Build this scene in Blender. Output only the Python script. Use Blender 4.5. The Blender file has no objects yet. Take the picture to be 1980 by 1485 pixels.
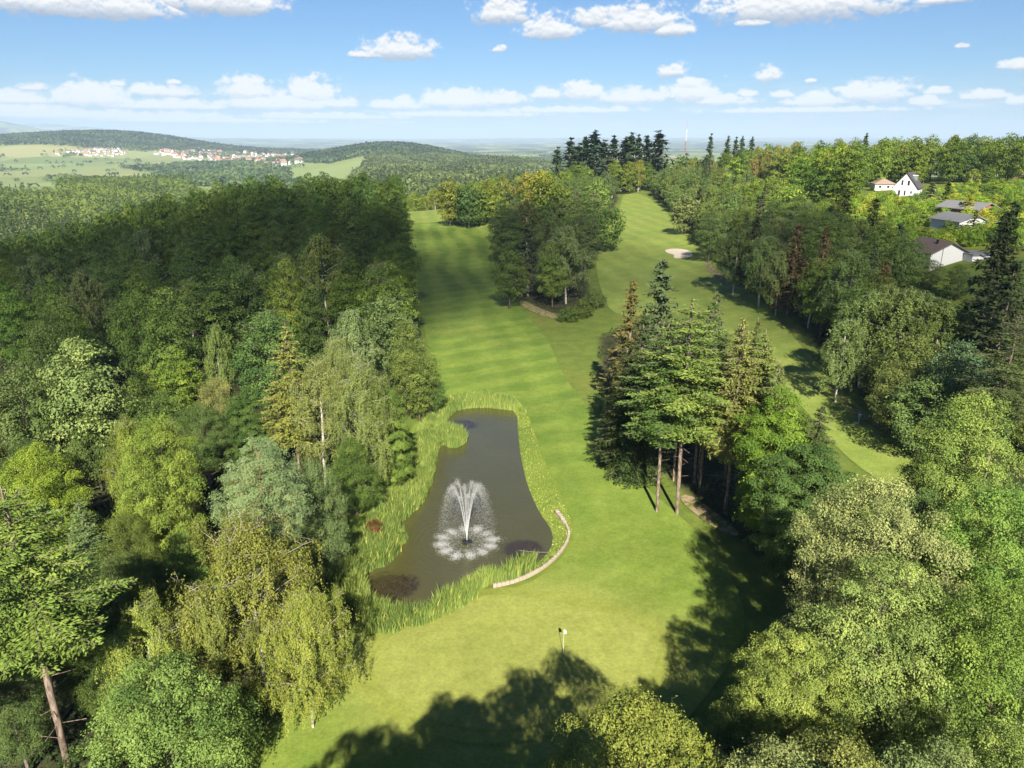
import bpy, math, random
import numpy as np
from mathutils import Vector, geometry

R_ = math.radians
random.seed(7)
RNG = np.random.default_rng(11)
scn = bpy.context.scene
COL = scn.collection

# ------------------------------------------------------------------ camera model (photo 1980 x 1485)
H = 38.0
PITCH = R_(18.46)
F = 1414.0
CP, SP = math.cos(PITCH), math.sin(PITCH)
SUN_EL, SUN_AZ = R_(35.0), R_(3.0)         # sun behind the camera, shadows run away from it, a little to the left
SUNV = np.array([math.sin(SUN_AZ) * math.cos(SUN_EL), -math.cos(SUN_AZ) * math.cos(SUN_EL), math.sin(SUN_EL)])


def ray(px, py):
    r, u = px - 990.0, 742.5 - py
    return r, F * CP + u * SP, -F * SP + u * CP


def project(x, y, z):
    dz = z - H
    f = y * CP - dz * SP
    u = y * SP + dz * CP
    f = np.maximum(f, 1e-3)
    return 990 + F * x / f, 742.5 - F * u / f


# ------------------------------------------------------------------ terrain
CPT = np.array([
    (0, 20, 0), (-5, 40, 0), (10, 45, 0), (0, 62, 0), (-8, 75, 0), (0, 100, 0), (-8, 150, 0), (-20, 220, 0), (-33, 300, .3),
    (-40, 355, 1), (-12, 350, 3), (-45, 450, -2), (-20, 520, -4), (-20, 620, -16), (-14, 60, 0), (-18, 44, 0),
    (22, 62, .2), (22, 90, .5), (17, 150, 1), (10, 220, 1.2), (20, 300, 3),
    (46, 76, 1), (45, 110, 1.5), (48, 150, 2), (53, 238, 3), (60, 320, 4), (70, 400, 5), (78, 470, 6), (30, 400, 4),
    (30, 30, 1), (60, 60, 4), (68, 90, 5), (70, 140, 6.5), (80, 200, 8), (95, 280, 10),
    (89, 150, 13.5), (120, 220, 15.5), (158, 300, 17.6), (200, 400, 18), (140, 430, 14), (100, 560, 8), (250, 300, 19), (150, 150, 18),
    (110, 90, 13), (300, 450, 18), (260, 560, 8), (150, 650, -8), (350, 700, -6),
    (-30, 80, -.6), (-50, 80, -2), (-28, 40, -1), (-50, 45, -2.5), (-91, 130, -5), (-60, 140, -1.5), (-95, 200, -1.5), (-60, 240, 1.5),
    (-75, 330, 3.5), (-48, 400, 0), (-135, 200, -7), (-150, 130, -15), (-200, 250, -22), (-150, 330, -4), (-250, 400, -36), (-110, 420, -2),
    (-170, 560, -36), (-90, 560, -20), (-300, 600, -44), (0, 850, -38), (-100, 40, -7), (-200, 60, -24), (-350, 300, -44), (-250, 180, -30)], float)
_C2 = 26.0 ** 2


def _rbf_fit():
    d = CPT[:, None, :2] - CPT[None, :, :2]
    A = -np.sqrt((d ** 2).sum(-1) + _C2)
    n = len(CPT)
    M = np.zeros((n + 1, n + 1))
    M[:n, :n] = A - np.eye(n) * 1.0 * 0
    M[:n, n] = 1
    M[n, :n] = 1
    b = np.append(CPT[:, 2], 0)
    return np.linalg.solve(M, b)


_W = _rbf_fit()


def sstep(a, b, t):
    t = np.clip((t - a) / (b - a), 0, 1)
    return t * t * (3 - 2 * t)


def near_h(x, y):
    out = np.full(x.shape, _W[-1])
    for (cx, cy, _), w in zip(CPT, _W[:-1]):
        out -= w * np.sqrt((x - cx) ** 2 + (y - cy) ** 2 + _C2)
    return out


def vnoise(x, y, seed=0):
    """smooth value noise, vectorised"""
    xi, yi = np.floor(x), np.floor(y)
    fx, fy = x - xi, y - yi
    fx, fy = fx * fx * (3 - 2 * fx), fy * fy * (3 - 2 * fy)

    def hsh(a, b):
        v = np.sin(a * 127.1 + b * 311.7 + seed * 74.7) * 43758.5453
        return v - np.floor(v)
    a, b, c, d = hsh(xi, yi), hsh(xi + 1, yi), hsh(xi, yi + 1), hsh(xi + 1, yi + 1)
    return (a * (1 - fx) + b * fx) * (1 - fy) + (c * (1 - fx) + d * fx) * fy


def gauss(x, y, cx, cy, sx, sy):
    return np.exp(-((x - cx) / sx) ** 2 - ((y - cy) / sy) ** 2)


def far_h(x, y):
    h = np.full(x.shape, -65.0)
    yy = np.maximum(y, 100.0)
    u = x / yy
    # mid forest plateau on the left, forest slope straight ahead
    h = np.maximum(h, -65 + 27 * sstep(-1500, -900, x) * (1 - sstep(-520, -330, x)) * sstep(350, 600, y) * (1 - sstep(1250, 1750, y)))
    h = np.maximum(h, -65 + 36 * sstep(-.27, -.17, u) * (1 - sstep(.0, .12, u)) * sstep(500, 900, y) * (1 - sstep(2400, 3000, y)))
    # wooded hills
    hA = np.where(x < -2430, gauss(x, y, -2430, 4700, 1000, 800), gauss(x, y, -2430, 4700, 560, 800))
    h = h + 128 * hA + 42 * gauss(x, y, -2900, 3900, 900, 700)
    h = h + 26 * gauss(x, y, -1450, 4900, 700, 500)
    h = h + 64 * np.minimum(.93, 1.08 * np.where(x < -470, gauss(x, y, -470, 3100, 360, 520), gauss(x, y, -470, 3100, 290, 520)))
    h = h + 40 * gauss(x, y, -650, 3700, 420, 500)
    # far blue ridges
    h = h + 470 * gauss(x, y, -.72 * 15000, 15000, 1900, 1800) + 430 * gauss(x, y, -.62 * 24000, 24000, 1700, 2000)
    h = h + 260 * gauss(x, y, -.52 * 24000, 24000, 1800, 2500)
    far = sstep(9000, 16000, y)
    h = h + far * (75 * vnoise(x / 4200, y / 6000, 3) + 35 * vnoise(x / 1500, y / 3000, 4)) + sstep(18000, 30000, y) * 105
    h = h + 60 * gauss(x, y, -.33 * 20000, 20000, 3500, 3000)
    h = h + sstep(900, 2500, np.hypot(x, y)) * 5 * (vnoise(x / 330, y / 420, 9) - .5)
    return h


def terrain(x, y, carve=True):
    x, y = np.asarray(x, float), np.asarray(y, float)
    r = np.hypot(x, y)
    w = sstep(480, 900, r)
    h = np.where(w < 1, near_h(np.clip(x, -700, 700), np.clip(y, -200, 1000)), 0) * (1 - w) + np.where(w > 0, far_h(x, y), 0) * w
    back = sstep(40, -120, y)
    h = h * (1 - back * .8)
    if carve and POND is not None:
        m = (x > POND[4]) & (x < POND[5]) & (y > POND[6]) & (y < POND[7])
        if np.any(m):
            hm = h[m] if h.ndim else h
            xm, ym = (x[m], y[m]) if h.ndim else (x, y)
            ring, wat = POND[0], POND[1]
            inr, dr = poly_sd(ring, xm, ym)
            inw, dw = poly_sd(wat, xm, ym)
            t = dr / (dr + dw + 1e-6)
            t = t * t * (3 - 2 * t)
            v = np.where(inw, WZ - np.minimum(1.4, .1 + .5 * dw), np.where(inr, hm * (1 - t) + (WZ + .02) * t, hm))
            if h.ndim:
                h = h.copy()
                h[m] = v
            else:
                h = v
    return h


def poly_sd(P, x, y):
    """inside flag and distance to the outline"""
    x, y = np.asarray(x, float), np.asarray(y, float)
    ins = np.zeros(x.shape, bool)
    d2 = np.full(x.shape, 1e18)
    n = len(P)
    for i in range(n):
        x0, y0 = P[i]
        x1, y1 = P[(i + 1) % n]
        if y0 != y1:
            c = ((y0 > y) != (y1 > y)) & (x < (x1 - x0) * (y - y0) / (y1 - y0) + x0)
            ins ^= c
        ex, ey = x1 - x0, y1 - y0
        t = np.clip(((x - x0) * ex + (y - y0) * ey) / (ex * ex + ey * ey + 1e-12), 0, 1)
        d2 = np.minimum(d2, (x - x0 - t * ex) ** 2 + (y - y0 - t * ey) ** 2)
    return ins, np.sqrt(d2)


POND = None
WZ = -.55
_S = np.concatenate([np.arange(12, 700, .5), np.geomspace(700, 40000, 1500)])


def on_ground(px, py, lift=0.0):
    """point of the ground (raised by lift) met by the view ray through a photo pixel"""
    r, yy, zz = ray(px, py)
    y = _S
    x = r / yy * y
    z = H + zz / yy * y
    g = terrain(x, y, False) + lift
    k = np.argmax(z <= g)
    if z[k] > g[k]:
        k = len(y) - 1
    if k == 0:
        return np.array([x[0], y[0], g[0] - lift])
    a, b = z[k - 1] - g[k - 1], z[k] - g[k]
    t = a / (a - b + 1e-9)
    yv = y[k - 1] + t * (y[k] - y[k - 1])
    xv = r / yy * yv
    return np.array([xv, yv, float(terrain(xv, yv, False))])


def on_plane(px, py, z):
    r, yy, zz = ray(px, py)
    t = (z - H) / zz
    return np.array([r * t, yy * t, z])


def smooth_poly(P, it=2):
    P = np.array(P, float)
    for _ in range(it):
        Q = np.roll(P, -1, 0)
        P = np.stack([P * .75 + Q * .25, P * .25 + Q * .75], 1).reshape(-1, 2)
    return P


RING_PX = [(640, 1090), (655, 1160), (672, 1222), (740, 1238), (830, 1216), (945, 1155), (1050, 1118), (1102, 1062), (1112, 1020), (1088, 958),
           (1052, 895), (1032, 830), (1018, 790), (990, 768), (930, 760), (870, 766), (828, 785), (800, 830), (790, 880), (742, 950), (692, 1020)]
WZOOM = [(735, 212), (800, 188), (900, 182), (1000, 190), (1080, 205), (1085, 330), (1098, 430), (1122, 550), (1152, 640), (1200, 740), (1245, 800),
         (1268, 850), (1262, 905), (1228, 965), (1150, 1015), (1070, 1048), (970, 1078), (870, 1100), (780, 1150), (700, 1205), (600, 1248), (480, 1282),
         (400, 1290), (310, 1230), (272, 1130), (268, 1050), (330, 1030), (400, 1000), (475, 915), (500, 862), (440, 800), (510, 745), (575, 690), (605, 620),
         (630, 540), (640, 470), (660, 390), (700, 372), (745, 398), (800, 372), (806, 335), (760, 300), (700, 290), (695, 255)]
WAT_PX = [(600 + .3704 * a, 720 + .3704 * b) for a, b in WZOOM]
_ring = smooth_poly([on_plane(a, b, 0)[:2] for a, b in RING_PX])
_wat = smooth_poly([on_plane(a, b, WZ)[:2] for a, b in WAT_PX], 1)
POND = (_ring, _wat, None, None, _ring[:, 0].min() - 1, _ring[:, 0].max() + 1, _ring[:, 1].min() - 1, _ring[:, 1].max() + 1)


# ------------------------------------------------------------------ object helpers
def tag(o, label=None, cat=None, group=None, kind=None):
    if label: o['label'] = label
    if cat: o['category'] = cat
    if group: o['group'] = group
    if kind: o['kind'] = kind
    return o


def mesh_np(name, V, Fc, mats=(), rnd=None, smooth=False, midx=None, tris=None):
    """mesh from numpy arrays; Fc n x 4 (or n x 3), optional extra triangles"""
    me = bpy.data.meshes.new(name)
    V = np.asarray(V, np.float32)
    Fc = np.asarray(Fc, np.int32)
    nl = Fc.size
    k = Fc.shape[1] if len(Fc) else 4
    loops = Fc.ravel()
    starts = np.arange(0, nl, k, dtype=np.int32)
    if tris is not None and len(tris):
        tris = np.asarray(tris, np.int32)
        starts = np.concatenate([starts, nl + np.arange(0, tris.size, 3, dtype=np.int32)])
        loops = np.concatenate([loops, tris.ravel()])
    me.vertices.add(len(V))
    me.vertices.foreach_set('co', V.ravel())
    me.loops.add(len(loops))
    me.loops.foreach_set('vertex_index', loops.astype(np.int32))
    me.polygons.add(len(starts))
    me.polygons.foreach_set('loop_start', starts.astype(np.int32))
    for m in mats:
        me.materials.append(m)
    if midx is not None:
        me.polygons.foreach_set('material_index', np.asarray(midx, np.int32))
    me.update(calc_edges=True)
    me.polygons.foreach_set('use_smooth', np.full(len(starts), smooth))
    if rnd is not None:
        a = me.attributes.new('rnd', 'FLOAT', 'FACE')
        a.data.foreach_set('value', np.asarray(rnd, np.float32))
    return me


def obj(name, me, parent=None, loc=None):
    o = bpy.data.objects.new(name, me)
    COL.objects.link(o)
    if loc is not None: o.location = [float(c) for c in loc]
    if parent: o.parent = parent
    return o


def empty(name, loc, rz=0.0):
    o = bpy.data.objects.new(name, None)
    COL.objects.link(o)
    o.location = [float(c) for c in loc]
    o.rotation_euler = (0, 0, rz)
    o.empty_display_size = .5
    return o


class MB:
    """collects simple solids into one mesh"""
    def __init__(s): s.v, s.f, s.m = [], [], []

    def add(s, V, Fs, mi=0):
        b = len(s.v)
        s.v += [tuple(map(float, v)) for v in V]
        for f in Fs:
            s.f.append([b + i for i in f]); s.m.append(mi)
        return s

    def box(s, x0, x1, y0, y1, z0, z1, mi=0):
        V = [(x, y, z) for z in (z0, z1) for y in (y0, y1) for x in (x0, x1)]
        return s.add(V, [(0, 2, 3, 1), (4, 5, 7, 6), (0, 1, 5, 4), (2, 6, 7, 3), (0, 4, 6, 2), (1, 3, 7, 5)], mi)

    def prism(s, P, y0, y1, mi=0):
        """polygon in xz swept along y"""
        n = len(P)
        V = [(x, y0, z) for x, z in P] + [(x, y1, z) for x, z in P]
        return s.add(V, [list(range(n)), list(range(2 * n - 1, n - 1, -1))] + [(i, i + n, (i + 1) % n + n, (i + 1) % n) for i in range(n)], mi)

    def tube(s, P, Rr, n=8, mi=0, cap=True):
        P = [Vector(p) for p in P]
        Rr = Rr if hasattr(Rr, '__len__') else [Rr] * len(P)
        V = []
        for i, p in enumerate(P):
            t = (P[min(i + 1, len(P) - 1)] - P[max(i - 1, 0)]).normalized()
            a = t.orthogonal().normalized() if abs(t.z) < .95 else Vector((1, 0, 0)).cross(t).normalized()
            b = t.cross(a)
            for k in range(n):
                an = 2 * math.pi * k / n
                V.append(p + (a * math.cos(an) + b * math.sin(an)) * Rr[i])
        Fs = [(i * n + k, i * n + (k + 1) % n, (i + 1) * n + (k + 1) % n, (i + 1) * n + k) for i in range(len(P) - 1) for k in range(n)]
        if cap: Fs += [list(range(n - 1, -1, -1)), [(len(P) - 1) * n + k for k in range(n)]]
        return s.add(V, Fs, mi)

    def build(s, name, mats, parent=None, loc=None, smooth=False):
        me = bpy.data.meshes.new(name)
        me.from_pydata(s.v, [], s.f)
        for m in (mats if isinstance(mats, (list, tuple)) else [mats]): me.materials.append(m)
        me.polygons.foreach_set('material_index', s.m)
        me.polygons.foreach_set('use_smooth', [smooth] * len(s.f))
        me.update()
        return obj(name, me, parent, loc)


# ------------------------------------------------------------------ materials
class NT:
    def __init__(s, name, tree=None):
        if tree is None:
            s.m = bpy.data.materials.new(name)
            s.m.use_nodes = True
            tree = s.m.node_tree
        s.t = tree
        s.t.nodes.clear()

    def n(s, typ, ins=None, **kw):
        nd = s.t.nodes.new(typ)
        for k, v in kw.items(): setattr(nd, k, v)
        for k, v in (ins or {}).items():
            sock = nd.inputs[k]
            if isinstance(v, bpy.types.NodeSocket): s.t.links.new(v, sock)
            else: sock.default_value = v
        return nd

    def math(s, op, a, b=0.0, c=0.0, clamp=False):
        nd = s.n('ShaderNodeMath', {0: a, 1: b, 2: c}, operation=op)
        nd.use_clamp = clamp
        return nd.outputs[0]

    def mix(s, fac, a, b, mode='MIX'):
        nd = s.n('ShaderNodeMix', data_type='RGBA', blend_type=mode)
        for sock, v in ((nd.inputs[0], fac), (nd.inputs[6], a), (nd.inputs[7], b)):
            if isinstance(v, bpy.types.NodeSocket): s.t.links.new(v, sock)
            else: sock.default_value = v if not isinstance(v, tuple) or len(v) == 4 else (*v, 1)
        return nd.outputs[2]

    def ramp(s, fac, a, b):
        return s.n('ShaderNodeMapRange', {0: fac, 1: a, 2: b}, interpolation_type='SMOOTHSTEP').outputs[0]

    def noise(s, vec, scale, detail=4, rough=.55, dist=0.0):
        return s.n('ShaderNodeTexNoise', {'Vector': vec, 'Scale': scale, 'Detail': detail, 'Roughness': rough, 'Distortion': dist}).outputs[0]

    def out(s, surf=None, vol=None):
        o = s.n('ShaderNodeOutputMaterial')
        if surf is not None: s.t.links.new(surf, o.inputs[0])
        if vol is not None: s.t.links.new(vol, o.inputs[1])
        return s.m

    def pos(s):
        return s.n('ShaderNodeNewGeometry').outputs['Position']


def C4(c): return (c[0], c[1], c[2], 1)


def simple(name, col, rough=.7, spec=.3, var=.12, scale=3.0, metal=0.0, bump=0.0):
    t = NT(name)
    p = t.n('ShaderNodeTexCoord').outputs['Object']
    n = t.noise(p, scale, 5)
    c = t.mix(n, C4([k * (1 - var) for k in col]), C4([k * (1 + var) for k in col]))
    b = t.n('ShaderNodeBsdfPrincipled', {'Base Color': c, 'Roughness': rough, 'Specular IOR Level': spec, 'Metallic': metal})
    if bump:
        t.t.links.new(t.n('ShaderNodeBump', {'Height': n, 'Strength': bump, 'Distance': .05}).outputs[0], b.inputs['Normal'])
    return t.out(b.outputs[0])


def foliage_mat(name, trans=.3, rough=.55, var=.35, hue=.035):
    t = NT(name)
    oi = t.n('ShaderNodeObjectInfo')
    at = t.n('ShaderNodeAttribute', attribute_name='rnd')
    f = t.math('MULTIPLY_ADD', at.outputs['Fac'], 2 * var, 1 - var)
    hs = t.n('ShaderNodeHueSaturation', {'Hue': t.math('MULTIPLY_ADD', at.outputs['Fac'], -hue, .5 + hue / 2), 'Saturation': 1.0, 'Value': f, 'Color': oi.outputs['Color']})
    d = t.n('ShaderNodeBsdfPrincipled', {'Base Color': hs.outputs[0], 'Roughness': rough, 'Specular IOR Level': .15})
    tc = t.mix(1.0, hs.outputs[0], (1.0, 1.0, .5, 1), 'MULTIPLY')
    tr = t.n('ShaderNodeBsdfTranslucent', {'Color': tc})
    mx = t.n('ShaderNodeMixShader', {0: trans, 1: d.outputs[0], 2: tr.outputs[0]})
    return t.out(mx.outputs[0])


def bark_mat(name, c0, c1, scale=(3, 3, .6), thr=(.4, .6)):
    t = NT(name)
    p = t.n('ShaderNodeTexCoord').outputs['Object']
    mp = t.n('ShaderNodeMapping', {'Vector': p, 'Scale': scale}).outputs[0]
    n = t.noise(mp, 2.5, 5)
    c = t.mix(t.ramp(n, *thr), C4(c0), C4(c1))
    b = t.n('ShaderNodeBsdfPrincipled', {'Base Color': c, 'Roughness': .85, 'Specular IOR Level': .15})
    t.t.links.new(t.n('ShaderNodeBump', {'Height': n, 'Strength': .5, 'Distance': .04}).outputs[0], b.inputs['Normal'])
    return t.out(b.outputs[0])


M = {}
M['leaf'] = foliage_mat('broad_leaf', .14, .55, .45, .035)
M['needle'] = foliage_mat('conifer_needle', .12, .6, .3)
M['reed'] = foliage_mat('reed_blade', .3, .5, .4, .06)
M['bark'] = bark_mat('grey_brown_bark', (.055, .042, .03), (.14, .11, .08))
M['birch_bark'] = bark_mat('white_birch_bark', (.06, .05, .045), (.55, .5, .43), (1.5, 1.5, 3), (.3, .45))
M['pale_bark'] = bark_mat('pale_limb_bark', (.16, .13, .1), (.32, .27, .21))
M['conifer_bark'] = bark_mat('brown_conifer_bark', (.13, .095, .07), (.3, .23, .18))
M['pine_bark'] = bark_mat('orange_pine_bark', (.2, .1, .05), (.42, .24, .13))
M['white_wall'] = simple('white_render', (.68, .67, .64), .8, .2, .05, .6)
M['brick'] = simple('brown_brick', (.28, .13, .08), .85, .2, .25, 4)
M['roof_dark'] = simple('dark_roof_tile', (.085, .075, .08), .75, .3, .2, 2.5)
M['roof_brown'] = simple('brown_roof_tile', (.15, .115, .095), .8, .25, .25, 2.5)
M['roof_grey'] = simple('grey_roof_felt', (.2, .2, .2), .8, .25, .15, 1.5)
M['roof_tan'] = simple('tan_roof_tile', (.3, .22, .16), .8, .25, .2, 2)
M['roof_red'] = simple('red_roof_tile', (.36, .17, .11), .85, .2, .2, .3)
M['glass'] = simple('dark_window_glass', (.02, .025, .03), .12, .5, .1)
M['frame'] = simple('white_frame', (.7, .7, .68), .5, .3, .05)
M['wood'] = simple('brown_wood', (.12, .07, .04), .7, .3, .2, 5)
M['metal_grey'] = simple('grey_green_cladding', (.2, .24, .22), .5, .4, .1)
M['lilac'] = simple('lilac_paint', (.38, .2, .5), .6, .3, .05)
M['steel'] = simple('galvanised_steel', (.5, .5, .5), .5, .4, .15, 1)
M['red_paint'] = simple('red_paint', (.42, .17, .14), .5, .4, .1)
M['black'] = simple('black_plastic', (.012, .012, .014), .35, .5, .1)
M['flag'] = simple('white_flag_cloth', (.6, .6, .58), .8, .2, .05)
M['pole'] = simple('pole_paint', (.55, .55, .5), .5, .3, .1, 6)
M['stone'] = simple('pale_sandstone', (.4, .34, .26), .85, .2, .3, 4, 0, .4)
M['sand'] = simple('bunker_sand', (.62, .53, .42), .95, .1, .1, 1.2)
M['dirt'] = None
M['rope'] = simple('pale_rope', (.45, .4, .32), .8, .2, .1)
M['blue_plastic'] = simple('pale_blue_plastic', (.35, .5, .6), .5, .4, .1)


def grass_mat(name, base, lite, dry, stripes=0.0, patch=.35, pale=None):
    """grass sheet: fine mottling, dry patches, optional mowing bands"""
    t = NT(name)
    p = t.pos()
    n1 = t.noise(p, .045, 4, .6)
    n2 = t.noise(p, .35, 5, .65)
    n3 = t.noise(p, 3.5, 3, .7)
    c = t.mix(t.ramp(n2, .3, .7), C4(base), C4(lite))
    c = t.mix(t.math('MULTIPLY', t.ramp(n1, .5, .72), patch), c, C4(dry))
    v = t.math('MULTIPLY_ADD', n3, .75, .62)
    v = t.math('MULTIPLY', v, t.math('MULTIPLY_ADD', t.noise(p, 1.0, 6, .78), .7, .65))
    n4 = t.noise(p, .12, 3, .6)
    v = t.math('MULTIPLY', v, t.math('MULTIPLY_ADD', n4, .5, .75))
    if stripes:
        sx = t.n('ShaderNodeSeparateXYZ', {0: p})
        wob = t.math('MULTIPLY_ADD', t.noise(p, .03, 2), 9.0, -4.5)
        wob2 = t.math('MULTIPLY_ADD', t.noise(p, .22, 3), 2.2, -1.1)
        # bands along the hole and bands across it, both a little wavy, blended into loose checks
        al = t.math('ADD', t.math('ADD', sx.outputs[0], t.math('MULTIPLY', sx.outputs[1], .13)), t.math('ADD', wob, wob2))
        ac = t.math('ADD', t.math('ADD', sx.outputs[1], t.math('MULTIPLY', sx.outputs[0], -.45)), t.math('MULTIPLY_ADD', wob, 1.2, wob2))
        s1 = t.math('SINE', t.math('MULTIPLY', al, .88))
        s2 = t.math('SINE', t.math('MULTIPLY', ac, .8))
        s1 = t.math('MULTIPLY', t.ramp(s1, -.8, .8), 1.0)
        s2 = t.math('MULTIPLY', t.ramp(s2, -.8, .8), 1.0)
        fy = t.ramp(sx.outputs[1], 120, 230)
        s = t.math('ADD', t.math('MULTIPLY', s1, t.math('MULTIPLY_ADD', fy, .55, .3)), t.math('MULTIPLY', s2, t.math('MULTIPLY_ADD', fy, -.4, .6)))
        near = t.ramp(sx.outputs[1], 62, 100)
        amt = t.math('MULTIPLY_ADD', near, stripes * .62, stripes * .38)
        amt = t.math('MULTIPLY', amt, t.math('MULTIPLY_ADD', t.noise(p, .11, 4, .7), 1.9, .05))
        c = t.mix(t.math('MULTIPLY', s, amt, clamp=True), c, C4([base[0] * .42, base[1] * .6, base[2] * .55]))
    if pale is not None:
        # close mown, paler turf round the green, fading out with a ragged edge
        dv = t.n('ShaderNodeVectorMath', {0: p, 1: (float(pale[0]), float(pale[1]), 0)}, operation='SUBTRACT').outputs[0]
        dv = t.n('ShaderNodeVectorMath', {0: dv, 1: (.8, 1.0, 0)}, operation='MULTIPLY').outputs[0]
        ln = t.n('ShaderNodeVectorMath', {0: dv}, operation='LENGTH').outputs['Value']
        k = t.ramp(t.math('ADD', ln, t.math('MULTIPLY_ADD', t.noise(p, .16, 4, .6), 7.0, -3.5)), 15.5, 7.0)
        c = t.mix(k, c, t.mix(t.ramp(n2, .3, .7), (.246, .278, .058, 1), (.276, .304, .07, 1)))
    c = t.mix(1.0, c, t.n('ShaderNodeCombineColor', {0: v, 1: v, 2: v}).outputs[0], 'MULTIPLY')
    b = t.n('ShaderNodeBsdfPrincipled', {'Base Color': c, 'Roughness': .8, 'Specular IOR Level': .1})
    bm = t.n('ShaderNodeBump', {'Height': t.noise(p, 5.0, 3, .7), 'Strength': .35, 'Distance': .08})
    t.t.links.new(bm.outputs[0], b.inputs['Normal'])
    return t.out(b.outputs[0])


GC = on_plane(1000, 1275, 0)[:2]
M['fairway'] = grass_mat('fairway_grass', (.157, .228, .034), (.205, .272, .048), (.255, .268, .06), .54, .35, GC)
M['fairway2'] = grass_mat('second_fairway_grass', (.2, .265, .05), (.252, .305, .065), (.3, .29, .07), .26)
M['green'] = grass_mat('green_grass', (.258, .288, .062), (.288, .312, .074), (.32, .3, .085), 0, .3)
M['collar'] = grass_mat('collar_grass', (.23, .265, .05), (.265, .295, .06), (.3, .28, .07), 0, .3)


def ground_mat():
    t = NT('ground_cover')
    p = t.pos()
    a = t.n('ShaderNodeAttribute', attribute_name='mask')
    sp = t.n('ShaderNodeSeparateColor', {0: a.outputs['Color']})
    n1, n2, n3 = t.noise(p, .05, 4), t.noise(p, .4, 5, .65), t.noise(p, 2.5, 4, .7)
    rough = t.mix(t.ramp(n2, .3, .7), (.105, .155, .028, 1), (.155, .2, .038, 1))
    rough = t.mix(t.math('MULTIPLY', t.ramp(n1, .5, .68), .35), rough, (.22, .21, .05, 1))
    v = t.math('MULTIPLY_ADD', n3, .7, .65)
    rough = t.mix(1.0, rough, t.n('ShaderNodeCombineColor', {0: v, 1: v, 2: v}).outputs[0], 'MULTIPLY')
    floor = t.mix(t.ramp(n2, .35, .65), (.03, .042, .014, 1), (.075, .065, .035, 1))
    # far fields: patchwork
    vo = t.n('ShaderNodeTexVoronoi', {'Vector': t.n('ShaderNodeMapping', {'Vector': p, 'Scale': (.0032, .0022, 0), 'Rotation': (0, 0, .4)}).outputs[0], 'Scale': 1.0})
    s2 = t.n('ShaderNodeSeparateColor', {0: vo.outputs['Color']})
    fld = t.mix(t.ramp(s2.outputs[0], .2, .8), (.17, .23, .07, 1), (.33, .33, .13, 1))
    fld = t.mix(t.ramp(s2.outputs[1], .55, .75), fld, (.24, .3, .1, 1))
    vd = t.n('ShaderNodeTexVoronoi', {'Vector': t.n('ShaderNodeMapping', {'Vector': p, 'Scale': (.0009, .00035, 0), 'Rotation': (0, 0, -.2)}).outputs[0], 'Scale': 1.0})
    s3 = t.n('ShaderNodeSeparateColor', {0: vd.outputs['Color']})
    nf = t.noise(t.n('ShaderNodeMapping', {'Vector': p, 'Scale': (.0022, .0011, 0)}).outputs[0], 1.0, 6, .6)
    sy = t.n('ShaderNodeSeparateXYZ', {0: p})
    wood = t.math('MULTIPLY', t.ramp(nf, .44, .52), t.ramp(sy.outputs[1], 4500, 7500))
    fld = t.mix(wood, fld, (.03, .055, .022, 1))
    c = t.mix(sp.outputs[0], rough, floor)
    c = t.mix(sp.outputs[1], c, fld)
    lawn = t.mix(t.ramp(n2, .3, .7), (.2, .27, .03, 1), (.27, .3, .045, 1))
    c = t.mix(sp.outputs[2], c, lawn)
    b = t.n('ShaderNodeBsdfPrincipled', {'Base Color': c, 'Roughness': .9, 'Specular IOR Level': .08})
    t.t.links.new(t.n('ShaderNodeBump', {'Height': n3, 'Strength': .5, 'Distance': .15}).outputs[0], b.inputs['Normal'])
    return t.out(b.outputs[0])


M['ground'] = ground_mat()


def dirt_mat():
    t = NT('worn_earth')
    p = t.pos()
    n = t.noise(p, 1.1, 5, .7)
    c = t.mix(t.ramp(n, .42, .58), (.14, .165, .035, 1), t.mix(t.noise(p, 4, 3), (.26, .19, .11, 1), (.42, .31, .2, 1)))
    return t.out(t.n('ShaderNodeBsdfPrincipled', {'Base Color': c, 'Roughness': .95, 'Specular IOR Level': .1}).outputs[0])


M['dirt'] = dirt_mat()

# ------------------------------------------------------------------ polygons of the course (photo pixels laid onto the ground)
def gpoly(P, it=2): return smooth_poly([on_ground(a, b)[:2] for a, b in P], it)


FAIR1 = gpoly([(786, 437), (830, 431), (870, 432), (925, 437), (952, 470), (957, 520), (975, 560), (1020, 612), (1062, 660), (1085, 720), (1118, 765), (1160, 812),
               (1190, 860), (1225, 915), (1262, 955), (1300, 985), (1360, 1040), (1420, 1120), (1450, 1220), (1380, 1330), (1250, 1485), (1000, 1640), (560, 1640),
               (440, 1500), (520, 1410), (620, 1320), (690, 1255), (660, 1180), (650, 1080), (665, 1030), (710, 955), (780, 880), (800, 815), (858, 765), (845, 730),
               (825, 660), (812, 590), (803, 530), (793, 480)])
FAIR2 = gpoly([(1205, 373), (1238, 374), (1262, 388), (1290, 410), (1330, 452), (1372, 500), (1430, 545), (1500, 610), (1560, 680), (1640, 770), (1730, 840), (1800, 910),
               (1760, 960), (1650, 900), (1560, 800), (1480, 700), (1380, 620), (1300, 600), (1190, 620), (1160, 560), (1150, 500), (1180, 430), (1200, 400)])
APRON = gpoly([(786, 434), (783, 395), (860, 392), (880, 425), (935, 405), (985, 375), (1000, 395), (960, 425), (950, 470), (920, 437), (870, 431), (830, 430)])
HOLE = on_plane(1089, 1268, 0)
_gc = on_plane(1000, 1275, 0)[:2]
GREEN = smooth_poly([(_gc[0] + 10.4 * math.cos(a) * (1 + .1 * math.sin(2 * a + .6)), _gc[1] + .5 + 7.6 * math.sin(a) * (1 + .08 * math.cos(3 * a))) for a in np.linspace(0, 2 * math.pi, 24)[:-1]], 1)
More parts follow.
